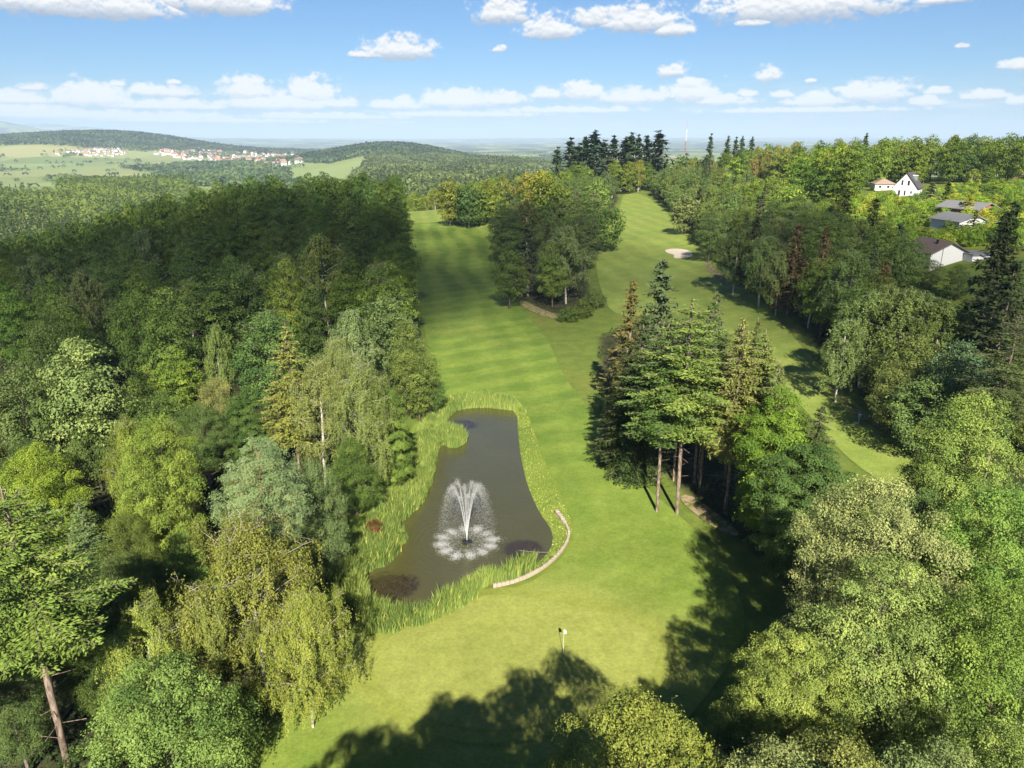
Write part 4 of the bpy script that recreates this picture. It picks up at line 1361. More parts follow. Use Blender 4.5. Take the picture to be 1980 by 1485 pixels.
# belt beside the second fairway
GARDEN_Y = {(1885, 325): 300, (1910, 318): 300, (1930, 345): 262, (1955, 395): 196, (1805, 352): 258, (1836, 350): 258, (1878, 375): 212, (1888, 405): 176, (1795, 410): 216,
            (1745, 400): 240, (1700, 392): 256, (1800, 440): 186, (1765, 445): 190, (1850, 432): 190, (1555, 332): 335, (1500, 335): 335, (1638, 362): 195, (1695, 382): 178, (1742, 430): 158}
for px, py, ht, rr, kd, cc, lb in [
        (1330, 372, 15, 5.5, 'oak', (.12, .13, .05), 'pale rounded willow at the far bend of the second fairway'),
        (1378, 400, 16, 5.0, 'oak', (.075, .105, .035), 'dark oak beyond the sand bunker, beside the rounded willow'),
        (1430, 432, 16.5, 4.8, 'birch', (.1, .135, .045), 'drooping birch whose white stems show beside the bunker'),
        (1482, 450, 16, 4.6, 'birch', (.11, .145, .045), 'second drooping birch along the second fairway with white stems'),
        (1515, 480, 14, 3.6, 'birch', (.1, .13, .05), 'smaller grey birch behind the drooping birches'),
        (1465, 415, 18, 4.2, 'spruce', (.05, .055, .028), 'dark brown spruce behind the drooping birches'),
        (1545, 430, 19, 3.6, 'spruce', (.085, .06, .035), 'reddish dying spruce in the belt beside the second fairway'),
        (1600, 435, 18, 3.2, 'spruce', (.09, .065, .04), 'reddish brown dying spruce under the dark garden spruces'),
        (1638, 362, 23, 5.0, 'lowspruce', (.06, .07, .03), 'tall dark garden spruce with broad skirts below the white house'),
        (1695, 382, 22, 4.8, 'lowspruce', (.06, .068, .03), 'second dark garden spruce next to the broad skirted spruce'),
        (1742, 430, 18, 3.4, 'lowspruce', (.05, .085, .045), 'blue dark conifer beside the brown roofed house gable'),
        (1650, 478, 17, 4.6, 'birch', (.1, .13, .055), 'wide grey birch with white limbs in the middle of the belt'),
        (1580, 495, 14, 3.6, 'birch', (.11, .14, .055), 'pale birch in front of the reddish dying spruce'),
        (1715, 500, 13, 2.8, 'spruce', (.1, .07, .045), 'short rusty dead spruce beneath the brown roofed house'),
        (1690, 560, 15, 4.4, 'birch', (.115, .145, .055), 'light birch over the dark edge of the second fairway'),
        (1760, 555, 16, 5.2, 'birch', (.12, .15, .055), 'large light weeping birch below the brown roofed house'),
        (1830, 570, 15, 4.6, 'birch', (.115, .145, .06), 'weeping birch between the light birch and the dark fir mass'),
        (1640, 610, 13, 3.6, 'tallbirch', (.1, .125, .06), 'birch with one pale stem at the fairway edge'),
        (1790, 640, 13, 4.8, 'alder', (.09, .12, .06), 'grey green alder low in the belt beside the second fairway'),
        (1870, 650, 14, 4.6, 'alder', (.085, .12, .065), 'blue green alder next to the dark fir mass'),
        (1800, 720, 11, 4.4, 'alder', (.095, .125, .05), 'spreading low alder reaching over the path end'),
        (1740, 690, 11, 3.4, 'alder', (.085, .11, .045), 'dull green alder above the footpath'),
        (1900, 720, 12, 3.8, 'alder', (.08, .11, .04), 'dark alder behind the tall leafy maple'),
        (1862, 508, 7, 2.8, 'oak', (.055, .085, .04), 'dark round bush tree in front of the white gable'),
        (1808, 500, 6, 2.6, 'oak', (.09, .125, .04), 'leafy bush tree hiding the wall foot of the white gable'),
        (1775, 462, 9, 3.2, 'oak', (.085, .12, .04), 'green bush tree against the brown tiled roof'),
        (1950, 405, 23, 4.2, 'lowspruce', (.03, .042, .018), 'very dark fir beside the white gable, largest of the dark firs'),
        (1965, 385, 24, 5.0, 'lowspruce', (.045, .065, .025), 'very dark fir at the frame edge above the others'),
        (1965, 500, 21, 4.2, 'lowspruce', (.028, .04, .018), 'black green fir below the largest dark fir'),
        (1930, 540, 17, 3.6, 'lowspruce', (.03, .042, .018), 'black green fir in the shade next to the carport'),
        (1975, 610, 19, 3.8, 'fir', (.055, .075, .03), 'dark fir with layered boughs above the tall leafy maple'),
        (1562, 400, 13, 4.6, 'oak', (.1, .14, .04), 'garden oak at the lawn below the long white wall'),
        (1805, 352, 14, 3.4, 'lowspruce', (.13, .16, .11), 'pale silvery garden conifer beside the white house'),
        (1836, 350, 13, 2.4, 'lowspruce', (.04, .075, .035), 'dark columnar cypress beside the silvery garden conifer'),
        (1878, 375, 12, 2.8, 'lowspruce', (.26, .24, .03), 'golden yellow garden conifer above the grey roofed bungalow'),
        (1888, 405, 13, 2.6, 'lowspruce', (.085, .11, .05), 'garden conifer standing in front of the grey roofed bungalow'),
        (1795, 410, 9, 3.8, 'oak', (.12, .14, .05), 'rounded olive garden tree between the houses'),
        (1745, 400, 9, 3.6, 'oak', (.12, .165, .035), 'light green garden tree below the white house'),
        (1700, 392, 8, 3.4, 'oak', (.13, .17, .04), 'pale green garden tree on the slope under the white house'),
        (1800, 440, 9, 2.4, 'beech', (.17, .2, .03), 'yellow green upright garden tree between the bungalows'),
        (1765, 445, 9, 3.0, 'oak', (.12, .16, .04), 'leafy green garden tree beside the yellow green upright one'),
        (1850, 432, 8, 2.6, 'oak', (.05, .08, .03), 'dark garden tree at the corner of the grey roofed bungalow'),
        (1955, 395, 11, 3.6, 'oak', (.14, .15, .05), 'olive garden tree beside the brick house'),
        (1930, 345, 14, 3.6, 'beech', (.12, .17, .035), 'bright upright garden tree under the far brown roofs'),
        (1885, 325, 15, 3.2, 'birch', (.12, .15, .045), 'slender garden birch behind the dark cypress'),
        (1910, 318, 15, 3.6, 'oak', (.06, .09, .03), 'dark rounded garden tree under the far roofs'),
        (1555, 332, 15, 6.5, 'oak', (.13, .18, .035), 'big light green tree standing above the garden lawn'),
        (1500, 335, 16, 5.5, 'lowspruce', (.08, .12, .04), 'mid green conifer on the slope beside the big light tree')]:
    dist = GARDEN_Y.get((px, py))
    if dist:
        # standing at a known distance up the slope: its height follows
        r, yy, zz = ray(px, py)
        xx = r / yy * dist
        plant(kd, xx, dist, max(3.0, H + zz / yy * dist - float(terrain(xx, dist))), rr, cc, lb)
    else:
        P_(kd, px, py, ht, rr, cc, lb)

# conifers on the skyline
for i, (px, py, rr) in enumerate([(1104, 264, 5), (1078, 282, 4), (1133, 262, 5), (1150, 249, 6), (1168, 268, 6), (1188, 260, 4.5), (1210, 262, 5), (1222, 254, 5), (1236, 258, 4), (1253, 260, 4.5), (1276, 250, 6.5), (1120, 275, 6)]):
    x = px / 1.0
    r, yy, zz = ray(px, py)
    y = 520 - 6 * (i % 4)
    xx = r / yy * y
    g = float(terrain(xx, y))
    plant('lowspruce', xx, y, max(10, H + zz / yy * y - g), rr * 2.0, (.03, .05, .025), 'dark ragged conifer in the row that breaks the skyline beside the mast', 'dark conifers on the skyline')
for i, (px, py) in enumerate([(1376, 251), (1409, 256), (1425, 258), (1437, 256), (1456, 257), (1677, 250)]):
    r, yy, zz = ray(px, py)
    y = 470 - 5 * (i % 3)
    xx = r / yy * y
    g = float(terrain(xx, y))
    plant('spruce', xx, y, H + zz / yy * y - g - 1.5, 4.2, (.05, .075, .035), 'thin spruce tip standing out above the leafy ridge', 'thin spruce tips on the ridge')
TREE_FIXED = len(TREES)


# ------------------------------------------------------------------ closed woods: scatter with visibility test
class Skyline:
    def __init__(s): s.c = np.full(220, 1e9)

    def see(s, px, w, top, slack):
        a, b = int(max(0, (px - w + 60) / 10)), int(min(219, (px + w + 60) / 10))
        if b < a: return False
        seg = s.c[a:b + 1]
        return bool((top < seg + slack).any())

    def put(s, px, w, top):
        a, b = int(max(0, (px - w + 60) / 10)), int(min(219, (px + w + 60) / 10))
        s.c[a:b + 1] = np.minimum(s.c[a:b + 1], top)


def poisson(poly, dist_fn, n, rng, avoid=True, margin=2.0):
    lo, hi = poly.min(0), poly.max(0)
    X = rng.uniform(lo[0], hi[0], n); Y = rng.uniform(lo[1], hi[1], n)
    ins, d = poly_sd(poly, X, Y)
    k = ins & (d > margin)
    X, Y = X[k], Y[k]
    ok = [(a, b, r * .75) for a, b, r in TREES] if avoid else []
    res = []
    G = {}
    cs = 9.0
    for a, b, r in ok: G.setdefault((int(a // cs), int(b // cs)), []).append((a, b, r))
    for a, b in zip(X, Y):
        dm = dist_fn(a, b)
        i, j = int(a // cs), int(b // cs)
        good = True
        for ii in (i - 1, i, i + 1):
            for jj in (j - 1, j, j + 1):
                for (p, q, r) in G.get((ii, jj), ()):
                    if (p - a) ** 2 + (q - b) ** 2 < max(r, dm * .8 if r > 3.6 else dm) ** 2 * (1 if r < 0 else .9): good = False; break
                if not good: break
            if not good: break
        if good:
            G.setdefault((i, j), []).append((a, b, dm * .5))
            # store centre spacing of the new tree
            G[(i, j)][-1] = (a, b, dm)
            res.append((a, b))
    return res


CLEAR = [(1785, 1892, 512, 158), (1832, 1922, 452, 190), (1890, 1938, 424, 215), (1685, 1800, 376, 325)]


def wood(poly, n, spacing, pick, rng, slack=14, margin=2.0, hrange=(16, 22)):
    pts = poisson(poly, spacing, n, rng, True, margin)
    pts.sort(key=lambda p: p[1] ** 2 + p[0] ** 2)
    sk = Skyline()
    cnt = 0
    for a, b in pts:
        z = float(terrain(a, b, False))
        h = rng.uniform(*hrange)
        px, py = project(np.array(a), np.array(b), np.array(z + h))
        d = math.hypot(a, b)
        w = 4.5 * F / d
        if px < -w - 10 or px > 1990 + w or b < 6: continue
        if any(d < dm and px + w * .55 > x0 and px - w * .55 < x1 and py < y1 - 6 for x0, x1, y1, dm in CLEAR): continue
        if not sk.see(float(px), w * .6, float(py), slack): continue
        sk.put(float(px), w * .6, float(py))
        kd, hh, rr, cc, lb, gp = pick(a, b, h, d, float(px), float(py))
        plant(kd, a, b, hh, rr, cc, lb, gp)
        cnt += 1
    return cnt


wr = np.random.default_rng(77)


def pick_left(a, b, h, d, px, py):
    r = wr.random()
    edge = poly_sd(L_EDGE[::-1], np.array([a]), np.array([b]))[1][0]
    if b < 95:
        zone = 'near the pond'
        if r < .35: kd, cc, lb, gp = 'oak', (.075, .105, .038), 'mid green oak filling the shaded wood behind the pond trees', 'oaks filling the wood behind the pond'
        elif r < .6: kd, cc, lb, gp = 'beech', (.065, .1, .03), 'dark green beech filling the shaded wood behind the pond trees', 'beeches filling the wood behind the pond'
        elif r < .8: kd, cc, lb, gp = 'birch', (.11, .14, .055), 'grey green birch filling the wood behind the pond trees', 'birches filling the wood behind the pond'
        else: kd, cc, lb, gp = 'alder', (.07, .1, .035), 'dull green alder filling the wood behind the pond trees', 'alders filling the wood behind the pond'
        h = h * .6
        cc = tuple(q * .8 for q in cc)  # filler foliage darkened in colour to stand in for shade between taller trees
        rr = wr.uniform(2.8, 4.0)
    elif b < 190:
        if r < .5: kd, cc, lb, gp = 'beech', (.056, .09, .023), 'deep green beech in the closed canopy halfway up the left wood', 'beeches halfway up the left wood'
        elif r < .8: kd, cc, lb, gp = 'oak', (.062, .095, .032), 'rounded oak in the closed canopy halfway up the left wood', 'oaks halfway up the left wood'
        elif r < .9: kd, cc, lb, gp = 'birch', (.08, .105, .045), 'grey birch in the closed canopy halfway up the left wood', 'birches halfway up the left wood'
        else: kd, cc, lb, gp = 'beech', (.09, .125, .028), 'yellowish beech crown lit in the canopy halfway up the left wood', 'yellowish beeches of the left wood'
        rr = wr.uniform(3.6, 5.4)
        h += wr.uniform(-2.5, 2.0)
    else:
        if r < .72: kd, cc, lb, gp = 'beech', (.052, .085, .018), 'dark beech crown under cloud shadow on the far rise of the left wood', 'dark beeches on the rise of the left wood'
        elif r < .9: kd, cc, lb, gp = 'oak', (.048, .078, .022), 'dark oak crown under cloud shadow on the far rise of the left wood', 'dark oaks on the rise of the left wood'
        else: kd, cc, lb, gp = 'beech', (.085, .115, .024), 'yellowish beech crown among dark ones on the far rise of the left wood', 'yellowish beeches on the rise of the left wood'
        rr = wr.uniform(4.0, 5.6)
        h += wr.uniform(-1.5, 2.5)
    return kd, h, rr, cc, lb, gp


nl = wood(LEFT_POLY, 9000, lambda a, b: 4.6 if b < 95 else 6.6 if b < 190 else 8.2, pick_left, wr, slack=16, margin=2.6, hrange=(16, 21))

# white dead stems along the fairway edge of the left wood
for i, (px, py) in enumerate([(612, 440), (630, 465), (655, 500), (668, 520), (690, 545), (553, 510), (545, 560), (700, 480)]):
    ht = [16, 15, 14, 14, 12, 15, 14, 14][i]
    p = at_top(px, py, ht)
    tv, tq = snag(200 + i, ht)
    o = empty('dead_birch', (p[0], p[1], p[2]))
    obj('trunk', mesh_np('trunk', tv, tq, [M['birch_bark']], smooth=True), o)
    tag(o, 'bare white birch stem showing against the dark edge of the left wood', 'tree', 'bare white birch stems')


def pick_belt(a, b, h, d, px, py):
    r = wr.random()
    if d < 130:
        if r < .4: return 'birch', h * .8, wr.uniform(3, 4), (.105, .135, .055), 'grey green birch filling the belt along the second fairway', 'birches filling the belt'
        if r < .7: return 'oak', h * .75, wr.uniform(3, 4.2), (.075, .105, .04), 'dull green oak filling the belt along the second fairway', 'oaks filling the belt'
        return 'alder', h * .6, wr.uniform(3, 4), (.075, .105, .04), 'low alder filling the belt along the second fairway', 'alders filling the belt'
    if r < .4: return 'oak', h * .8, wr.uniform(3.8, 5.2), (.085, .12, .038), 'shaded oak in the belt beyond the bunker', 'oaks of the belt beyond the bunker'
    if r < .65: return 'birch', h * .8, wr.uniform(3.4, 4.4), (.11, .14, .045), 'drooping birch in the belt beyond the bunker', 'birches of the belt beyond the bunker'
    if r < .8: return 'spruce', h * .85, wr.uniform(2.6, 3.4), (.06, .075, .035), 'dark spruce in the belt beyond the bunker', 'spruces of the belt beyond the bunker'
    return 'beech', h * .8, wr.uniform(3.8, 5.0), (.1, .135, .035), 'fresh beech in the belt beyond the bunker', 'beeches of the belt beyond the bunker'


nb = wood(BELT_POLY, 4000, lambda a, b: 4.8 if b < 150 else 6.4, pick_belt, wr, slack=30, margin=1.6, hrange=(14, 19))


def pick_ridge(a, b, h, d, px, py):
    r = wr.random()
    if r < .42: return 'oak', h, wr.uniform(4.6, 6.4), (.085, .125, .022), 'sunlit green oak in the wood on the ridge behind the houses', 'green oaks of the ridge wood'
    if r < .7: return 'beech', h, wr.uniform(4.6, 6.4), (.125, .165, .025), 'yellow green beech in the wood on the ridge behind the houses', 'yellow green beeches of the ridge wood'
    if r < .85: return 'birch', h, wr.uniform(4, 5), (.15, .15, .035), 'yellowish birch in the wood on the ridge behind the houses', 'yellowish birches of the ridge wood'
    if r < .95: return 'beech', h, wr.uniform(4.6, 6), (.055, .088, .02), 'dark beech in the wood on the ridge behind the houses', 'dark beeches of the ridge wood'
    return 'oak', h * .9, wr.uniform(4, 5), (.19, .14, .04), 'rusty tinted oak in the wood on the ridge behind the houses', 'rusty oaks of the ridge wood'


RIDGE = np.array([(72, 470), (110, 455), (108, 380), (112, 330), (118, 290), (128, 262), (140, 282), (140, 330), (165, 345), (205, 345), (240, 330), (250, 260), (290, 250), (460, 420), (420, 600), (250, 640), (60, 640), (40, 560), (30, 480), (50, 492)], float)
nr = wood(RIDGE, 6000, lambda a, b: 8.8, pick_ridge, wr, slack=7, margin=1.5, hrange=(18, 23))


def pick_end(a, b, h, d, px, py):
    r = wr.random()
    if r < .45: return 'oak', h, wr.uniform(5, 7), (.1, .145, .025), 'sunlit green tree in the row closing the end of the course', 'green trees closing the course'
    if r < .7: return 'birch', h, wr.uniform(4.5, 6), (.15, .17, .035), 'yellow green birch in the row closing the end of the course', 'yellow green birches closing the course'
    return 'beech', h, wr.uniform(5, 7), (.065, .1, .022), 'dark green tree in the row closing the end of the course', 'dark trees closing the course'


END = np.array([(-82, 470), (-60, 520), (-20, 510), (-2, 470), (12, 420), (30, 420), (40, 470), (50, 560), (20, 640), (-130, 640), (-110, 500)], float)
ne = wood(END, 2500, lambda a, b: 8.5, pick_end, wr, slack=12, margin=1.0, hrange=(14, 20))


def pick_clump(a, b, h, d, px, py):
    r = wr.random()
    if r < .5: return 'oak', h * .85, wr.uniform(3.8, 5.2), (.085, .12, .036), 'shaded oak filling the tree island between the fairways', 'oaks filling the tree island'
    if r < .75: return 'birch', h * .85, wr.uniform(3.2, 4.2), (.085, .11, .04), 'shaded birch filling the tree island between the fairways', 'birches filling the tree island'
    return 'beech', h * .85, wr.uniform(3.8, 5.2), (.075, .108, .033), 'shaded beech filling the tree island between the fairways', 'beeches filling the tree island'


nc = wood(CLUMP_POLY, 2500, lambda a, b: 5.4, pick_clump, wr, slack=40, margin=1.6, hrange=(15, 19))


# gardens: hedges and shrubs between the houses
def pick_garden(a, b, h, d, px, py):
    r = wr.random()
    if r < .5: return 'bush', wr.uniform(2.5, 5), wr.uniform(2, 3.2), (.12, .17, .035), 'leafy green shrub in the gardens between the houses', 'garden shrubs between the houses'
    if r < .75: return 'bush', wr.uniform(2.5, 5), wr.uniform(2, 3), (.18, .2, .04), 'yellow green shrub in the gardens between the houses', 'yellow garden shrubs between the houses'
    return 'bush', wr.uniform(2.5, 5), wr.uniform(2, 3), (.065, .1, .03), 'dark green shrub in the gardens between the houses', 'dark garden shrubs between the houses'


GARDEN = np.array([(84, 165), (90, 200), (105, 280), (120, 285), (150, 285), (215, 320), (235, 300), (170, 200), (120, 150), (105, 150)], float)
HOUSE_SPOTS = []


# woods behind and below the viewpoint whose shadows fall over the green
for x, y, h, r in [(-17, 6, 18, 4), (-11.5, 5.5, 22, 4.8), (-6, 6.5, 23, 6.0), (-1.5, 9.0, 24, 6.2), (2.2, 12, 23, 5.4), (5.5, 14.5, 17.5, 4.8), (-3, 12, 21.5, 5.0), (-8.8, 10.5, 21.5, 3.9), (11.5, 21.5, 15, 4.4), (0.5, 3, 25, 6), (-5, 0, 27, 6), (10.5, 17, 14, 4.6), (9, 23.5, 13, 3.6), (28, 45, 15, 4), (34, 52, 15, 4)]:
    plant('beech', x, y, h, r, (.09, .125, .05), 'green beech of the dense wood below the hornbeam that shades the green', 'beeches below the viewpoint')


def undergrowth():
    """low leafy ground cover under the nearer woods, one mass"""
    n = 60000
    rng = np.random.default_rng(6)
    VV, QQ, TT = [], [], []
    off = 0
    for P, cnt in ((LEFT_POLY, 90000), (BELT_POLY, 26000), (SPRUCE_POLY, 9000), (NEAR_POLY, 20000), (CLUMP_POLY, 8000)):
        lo, hi = P.min(0), np.minimum(P.max(0), [400, 190])
        lo = np.maximum(lo, [-110, 18])
        x, y = rng.uniform(lo[0], hi[0], cnt * 3), rng.uniform(lo[1], hi[1], cnt * 3)
        ins, d = poly_sd(P, x, y)
        cl = vnoise(x * .28, y * .28, 2) * .6 + vnoise(x * .9, y * .9, 3) * .4
        k = ins & (d > .6) & (cl > .5) & (np.abs(x) < y * .8 + 6)
        x, y, cl, d = (a[k][:cnt] for a in (x, y, cl, d))
        m = len(x)
        hh = (cl - .44) * 6.0 * np.minimum(1, d / 2.5 + .15)
        z = terrain(x, y) + hh * rng.random(m) ** .5
        N = norm(np.c_[rng.normal(0, .5, (m, 2)), np.ones(m)])
        L = rng.uniform(.22, .55, m)
        V, Q = leaf_quads(np.c_[x, y, z], N, L, L * .6, rng)
        VV.append(V); QQ.append(Q + off); off += len(V)
        TT.append(np.clip(vnoise(x * .2, y * .2, 4) + rng.normal(0, .15, m), 0, 1))
    o = obj('undergrowth', mesh_np('undergrowth', np.vstack(VV), np.vstack(QQ), [M['leaf']], np.concatenate(TT)))
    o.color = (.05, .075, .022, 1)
    tag(o, 'dark leafy undergrowth covering the ground below the trees', 'undergrowth', kind='stuff')


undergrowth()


# ------------------------------------------------------------------ far country
def far_wood(name, X, Y, hts, rads, nsh, size, col, label, conif=None, seed=1, kf=1.5):
    """thousands of distant trees that read as one wood: leafy shards over each crown"""
    rng = np.random.default_rng(seed)
    n = len(X)
    Z = terrain(X, Y, False)
    i = np.repeat(np.arange(n), nsh)
    m = len(i)
    u = norm(rng.normal(size=(m, 3)))
    u[:, 2] = np.abs(u[:, 2]) * 1.1 - .25
    con = (rng.random(n) < conif) if np.isscalar(conif) else conif
    cf = con[i]
    t = rng.random(m)
    # round crowns and pointed crowns
    rr = np.where(cf, rads[i] * .75 * (1 - t) ** .8, rads[i] * (.7 + .35 * rng.random(m)))
    th = rng.uniform(0, 6.28, m)
    px = np.where(cf, np.cos(th) * rr, u[:, 0] * rr)
    py = np.where(cf, np.sin(th) * rr, u[:, 1] * rr)
    pz = np.where(cf, hts[i] * (.1 + .92 * t), hts[i] * .55 + u[:, 2] * hts[i] * .45)
    P = np.stack([X[i] + px, Y[i] + py, Z[i] + pz], 1)
    N = norm(np.where(cf[:, None], np.stack([np.cos(th), np.sin(th), np.full(m, .5)], 1), u + np.array([0, 0, .35])) + rng.normal(0, .3, (m, 3)))
    L = size * rng.uniform(.7, 1.3, m) * np.where(cf, .8, 1)
    V, Q = leaf_quads(P, N, L, L * .75, rng)
    tone = np.clip(np.where(con, .08, .56)[i] + rng.normal(0, .16, n)[i] + rng.normal(0, .08, m) + .9 * (vnoise(X / 60, Y / 60, 3) - .5)[i], 0, 1)
    o = obj(name, mesh_np(name, V, Q, [M['farleaf']], tone))
    o.color = (col[0] * kf, col[1] * kf, col[2], 1)
    return tag(o, label, 'wood', kind='stuff')


M['farleaf'] = foliage_mat('distant_foliage', .15, .7, .6)


def grid_pts(x0, x1, y0, y1, sp, seed, jit=.5):
    rng = np.random.default_rng(seed)
    gx, gy = np.meshgrid(np.arange(x0, x1, sp), np.arange(y0, y1, sp))
    gx, gy = gx.ravel().astype(float), gy.ravel().astype(float)
    return gx + rng.uniform(-jit, jit, len(gx)) * sp, gy + rng.uniform(-jit, jit, len(gy)) * sp, rng


# lower wood on the left beyond the rise
x, y, rng = grid_pts(-1250, -200, 400, 1600, 8.0, 1)
k = (x < -(.41 + .07 * (vnoise(y / 90, x / 90, 14) - .5)) * y - 10) & (x > -.78 * y) & ((y > 640) | (x < -425)) & (y < 1400 + 330 * (vnoise(x / 170, y / 400, 16) - .4)) & ~((x < -.60 * y) & (y > 980))
x, y = x[k], y[k]
band = vnoise(x / 130, y / 170, 12)
con = (band > .55) & (rng.random(len(x)) < .9)
far_wood('distant_forest', x, y, rng.uniform(14, 21, len(x)) * np.where(con, 1.12, 1), rng.uniform(4, 5.8, len(x)), 44, 2.3, (.085, .125, .03), 'mixed forest in the low ground beyond the left wood', con, 2, 1.3)
# forest slope straight ahead
x, y, rng = grid_pts(-760, 420, 655, 2700, 11.0, 3)
u_ = x / y
k = (u_ > np.where(y > 1250, -.185 - .03 * vnoise(y / 160, x / 160, 5), -.40)) & (u_ < .13) & ((y > 700) | (u_ > -.2)) & (vnoise(x / 260, y / 420, 7) + sstep(1500, 800, y) * .5 > .27) & (u_ > -.33 + .1 * np.sin(y / 210))
x, y = x[k], y[k]
con = rng.random(len(x)) < np.where(vnoise(x / 110, y / 150, 15) > .58, .8, .12)
far_wood('distant_forest', x, y, rng.uniform(13, 20, len(x)), rng.uniform(5, 7.5, len(x)), 24, 4.0, (.1, .135, .04), 'light green forest sloping away beyond the end of the course', con, 4, 1.1)
# wooded hill on the left
x, y, rng = grid_pts(-4300, -900, 3600, 5300, 17.0, 5)
hA = np.where(x < -2430, gauss(x, y, -2430, 4700, 1250, 800), gauss(x, y, -2430, 4700, 640, 800)) + .6 * gauss(x, y, -1450, 4900, 600, 420)
k = (hA > .36 + .12 * (vnoise(x / 160, y / 160, 4) - .5)) & (y < 4950)
x, y = x[k], y[k]
far_wood('distant_forest', x, y, rng.uniform(16, 24, len(x)), rng.uniform(9, 13, len(x)), 12, 11, (.035, .058, .03), 'dark wooded hill beyond the fields and the small village', .2, 6)
# wooded hill ahead
x, y, rng = grid_pts(-1250, 60, 2450, 3700, 14.0, 7)
hB = np.where(x < -470, gauss(x, y, -470, 3100, 390, 520), gauss(x, y, -470, 3100, 310, 520)) + .75 * gauss(x, y, -700, 3650, 330, 260)
k = hB > .33 + .14 * (vnoise(x / 120, y / 120, 4) - .5)
x, y = x[k], y[k]
far_wood('distant_forest', x, y, rng.uniform(15, 22, len(x)), rng.uniform(8, 11, len(x)), 14, 8.5, (.035, .06, .03), 'dark wooded hill rising to the side of the distant town', .3, 8)
# groves and hedges of the valley
x, y, rng = grid_pts(-3600, 700, 1500, 6200, 19.0, 9)
u_ = x / y
g1 = vnoise(x / 420, y / 520, 21) * .65 + vnoise(x / 110, y / 140, 22) * .35
hed = np.abs(vnoise(x / 300, y / 260, 31) - .5) < .012
wd = (u_ > -.78) & (u_ < .1) & ((g1 > .6) & (u_ > -.42) | (g1 > .74) | (hed & (rng.random(len(x)) < .7)) | ((u_ > -.47 - .12 * (vnoise(y / 240, x / 200, 6) - .5)) & (u_ < -.30 + .1 * (vnoise(y / 200, x / 300, 8) - .5)) & (y > 1500) & (y < 3300) & (g1 > .43))) & ~((u_ > -.29) & (u_ < -.16) & (g1 < .78) & ~hed)
x, y = x[wd], y[wd]
far_wood('distant_grove', x, y, rng.uniform(9, 17, len(x)), rng.uniform(8, 12, len(x)), 10, 8.5, (.05, .08, .032), 'dark groves and hedges scattered over the valley fields', .1, 10)

# distant villages, house by house
def village_house(name, wall, roof):
    m = MB()
    m.add([(-6, -5, -3), (6, -5, -3), (6, 5, -3), (-6, 5, -3), (-6, -5, 5.5), (6, -5, 5.5), (6, 5, 5.5), (-6, 5, 5.5)], [(0, 1, 5, 4), (1, 2, 6, 5), (2, 3, 7, 6), (3, 0, 4, 7)], 0)
    m.add([(-6, 0, 9.6), (6, 0, 9.6), (-6, -5, 5.5), (6, -5, 5.5), (6, 5, 5.5), (-6, 5, 5.5)], [(0, 5, 2), (1, 3, 4)], 0)
    m.add([(-6.6, -5.8, 5.0), (6.6, -5.8, 5.0), (6.6, 0, 9.9), (-6.6, 0, 9.9), (6.6, 5.8, 5.0), (-6.6, 5.8, 5.0), (-6.6, 0, 9.5), (6.6, 0, 9.5)], [(0, 1, 2, 3), (3, 2, 4, 5), (1, 0, 6, 7), (5, 4, 7, 6)], 1)
    for sx in (-3.2, 0, 3.2):
        for sz in (.8, 3.4):
            m.box(sx - .5, sx + .5, -5.04, -4.99, sz, sz + 1.2, 2)
            m.box(sx - .5, sx + .5, 4.99, 5.04, sz, sz + 1.2, 2)
    m.box(2.0, 2.7, .9, 1.6, 7.5, 10.8, 0)
    o = m.build(name, [M[wall], M[roof], M['glass']])
    me = o.data
    bpy.data.objects.remove(o)
    return me


VH = [village_house('village_house', w, r) for w, r in (('white_wall', 'roof_red'), ('white_wall', 'roof_brown'), ('white_wall', 'roof_tan'))]


def village(px_poly, n, label, group, seed, size=1.0):
    rng = np.random.default_rng(seed)
    P = np.array(px_poly, float)
    lo, hi = P.min(0), P.max(0)
    c = 0
    while c < n:
        a, b = rng.uniform(lo[0], hi[0]), rng.uniform(lo[1], hi[1])
        if not poly_sd(P, np.array([a]), np.array([b]))[0][0]: continue
        g = on_ground(a, b)
        o = obj('village_house', VH[rng.choice(3, p=[.4, .3, .3])], None, g)
        s = rng.uniform(.8, 1.3) * size
        o.scale = (s, s, s * rng.uniform(.85, 1.1))
        o.rotation_euler = (0, 0, rng.uniform(0, 3.14))
        tag(o, label, 'house', group)
        c += 1


village([(310, 293), (400, 290), (480, 288), (545, 290), (588, 300), (590, 313), (540, 322), (470, 318), (400, 312), (350, 308), (300, 301)], 205, 'small pale house with coloured roof in the large distant town', 'houses of the distant town', 1, 1.45)
village([(105, 295), (170, 290), (235, 286), (246, 296), (225, 303), (170, 302), (110, 300)], 70, 'small pale house in the village at the foot of the wooded hill', 'houses of the hillside village', 2, 1.1)
village([(150, 275), (200, 271), (200, 279), (150, 282)], 8, 'pale house standing among trees on the slope of the wooded hill', 'houses on the wooded hill', 3, 1.1)
village([(322, 338), (340, 338), (405, 330), (410, 336), (345, 346), (322, 346)], 9, 'pale farm house with red roof in the valley in front of the town', 'farm houses in the valley', 4, .9)

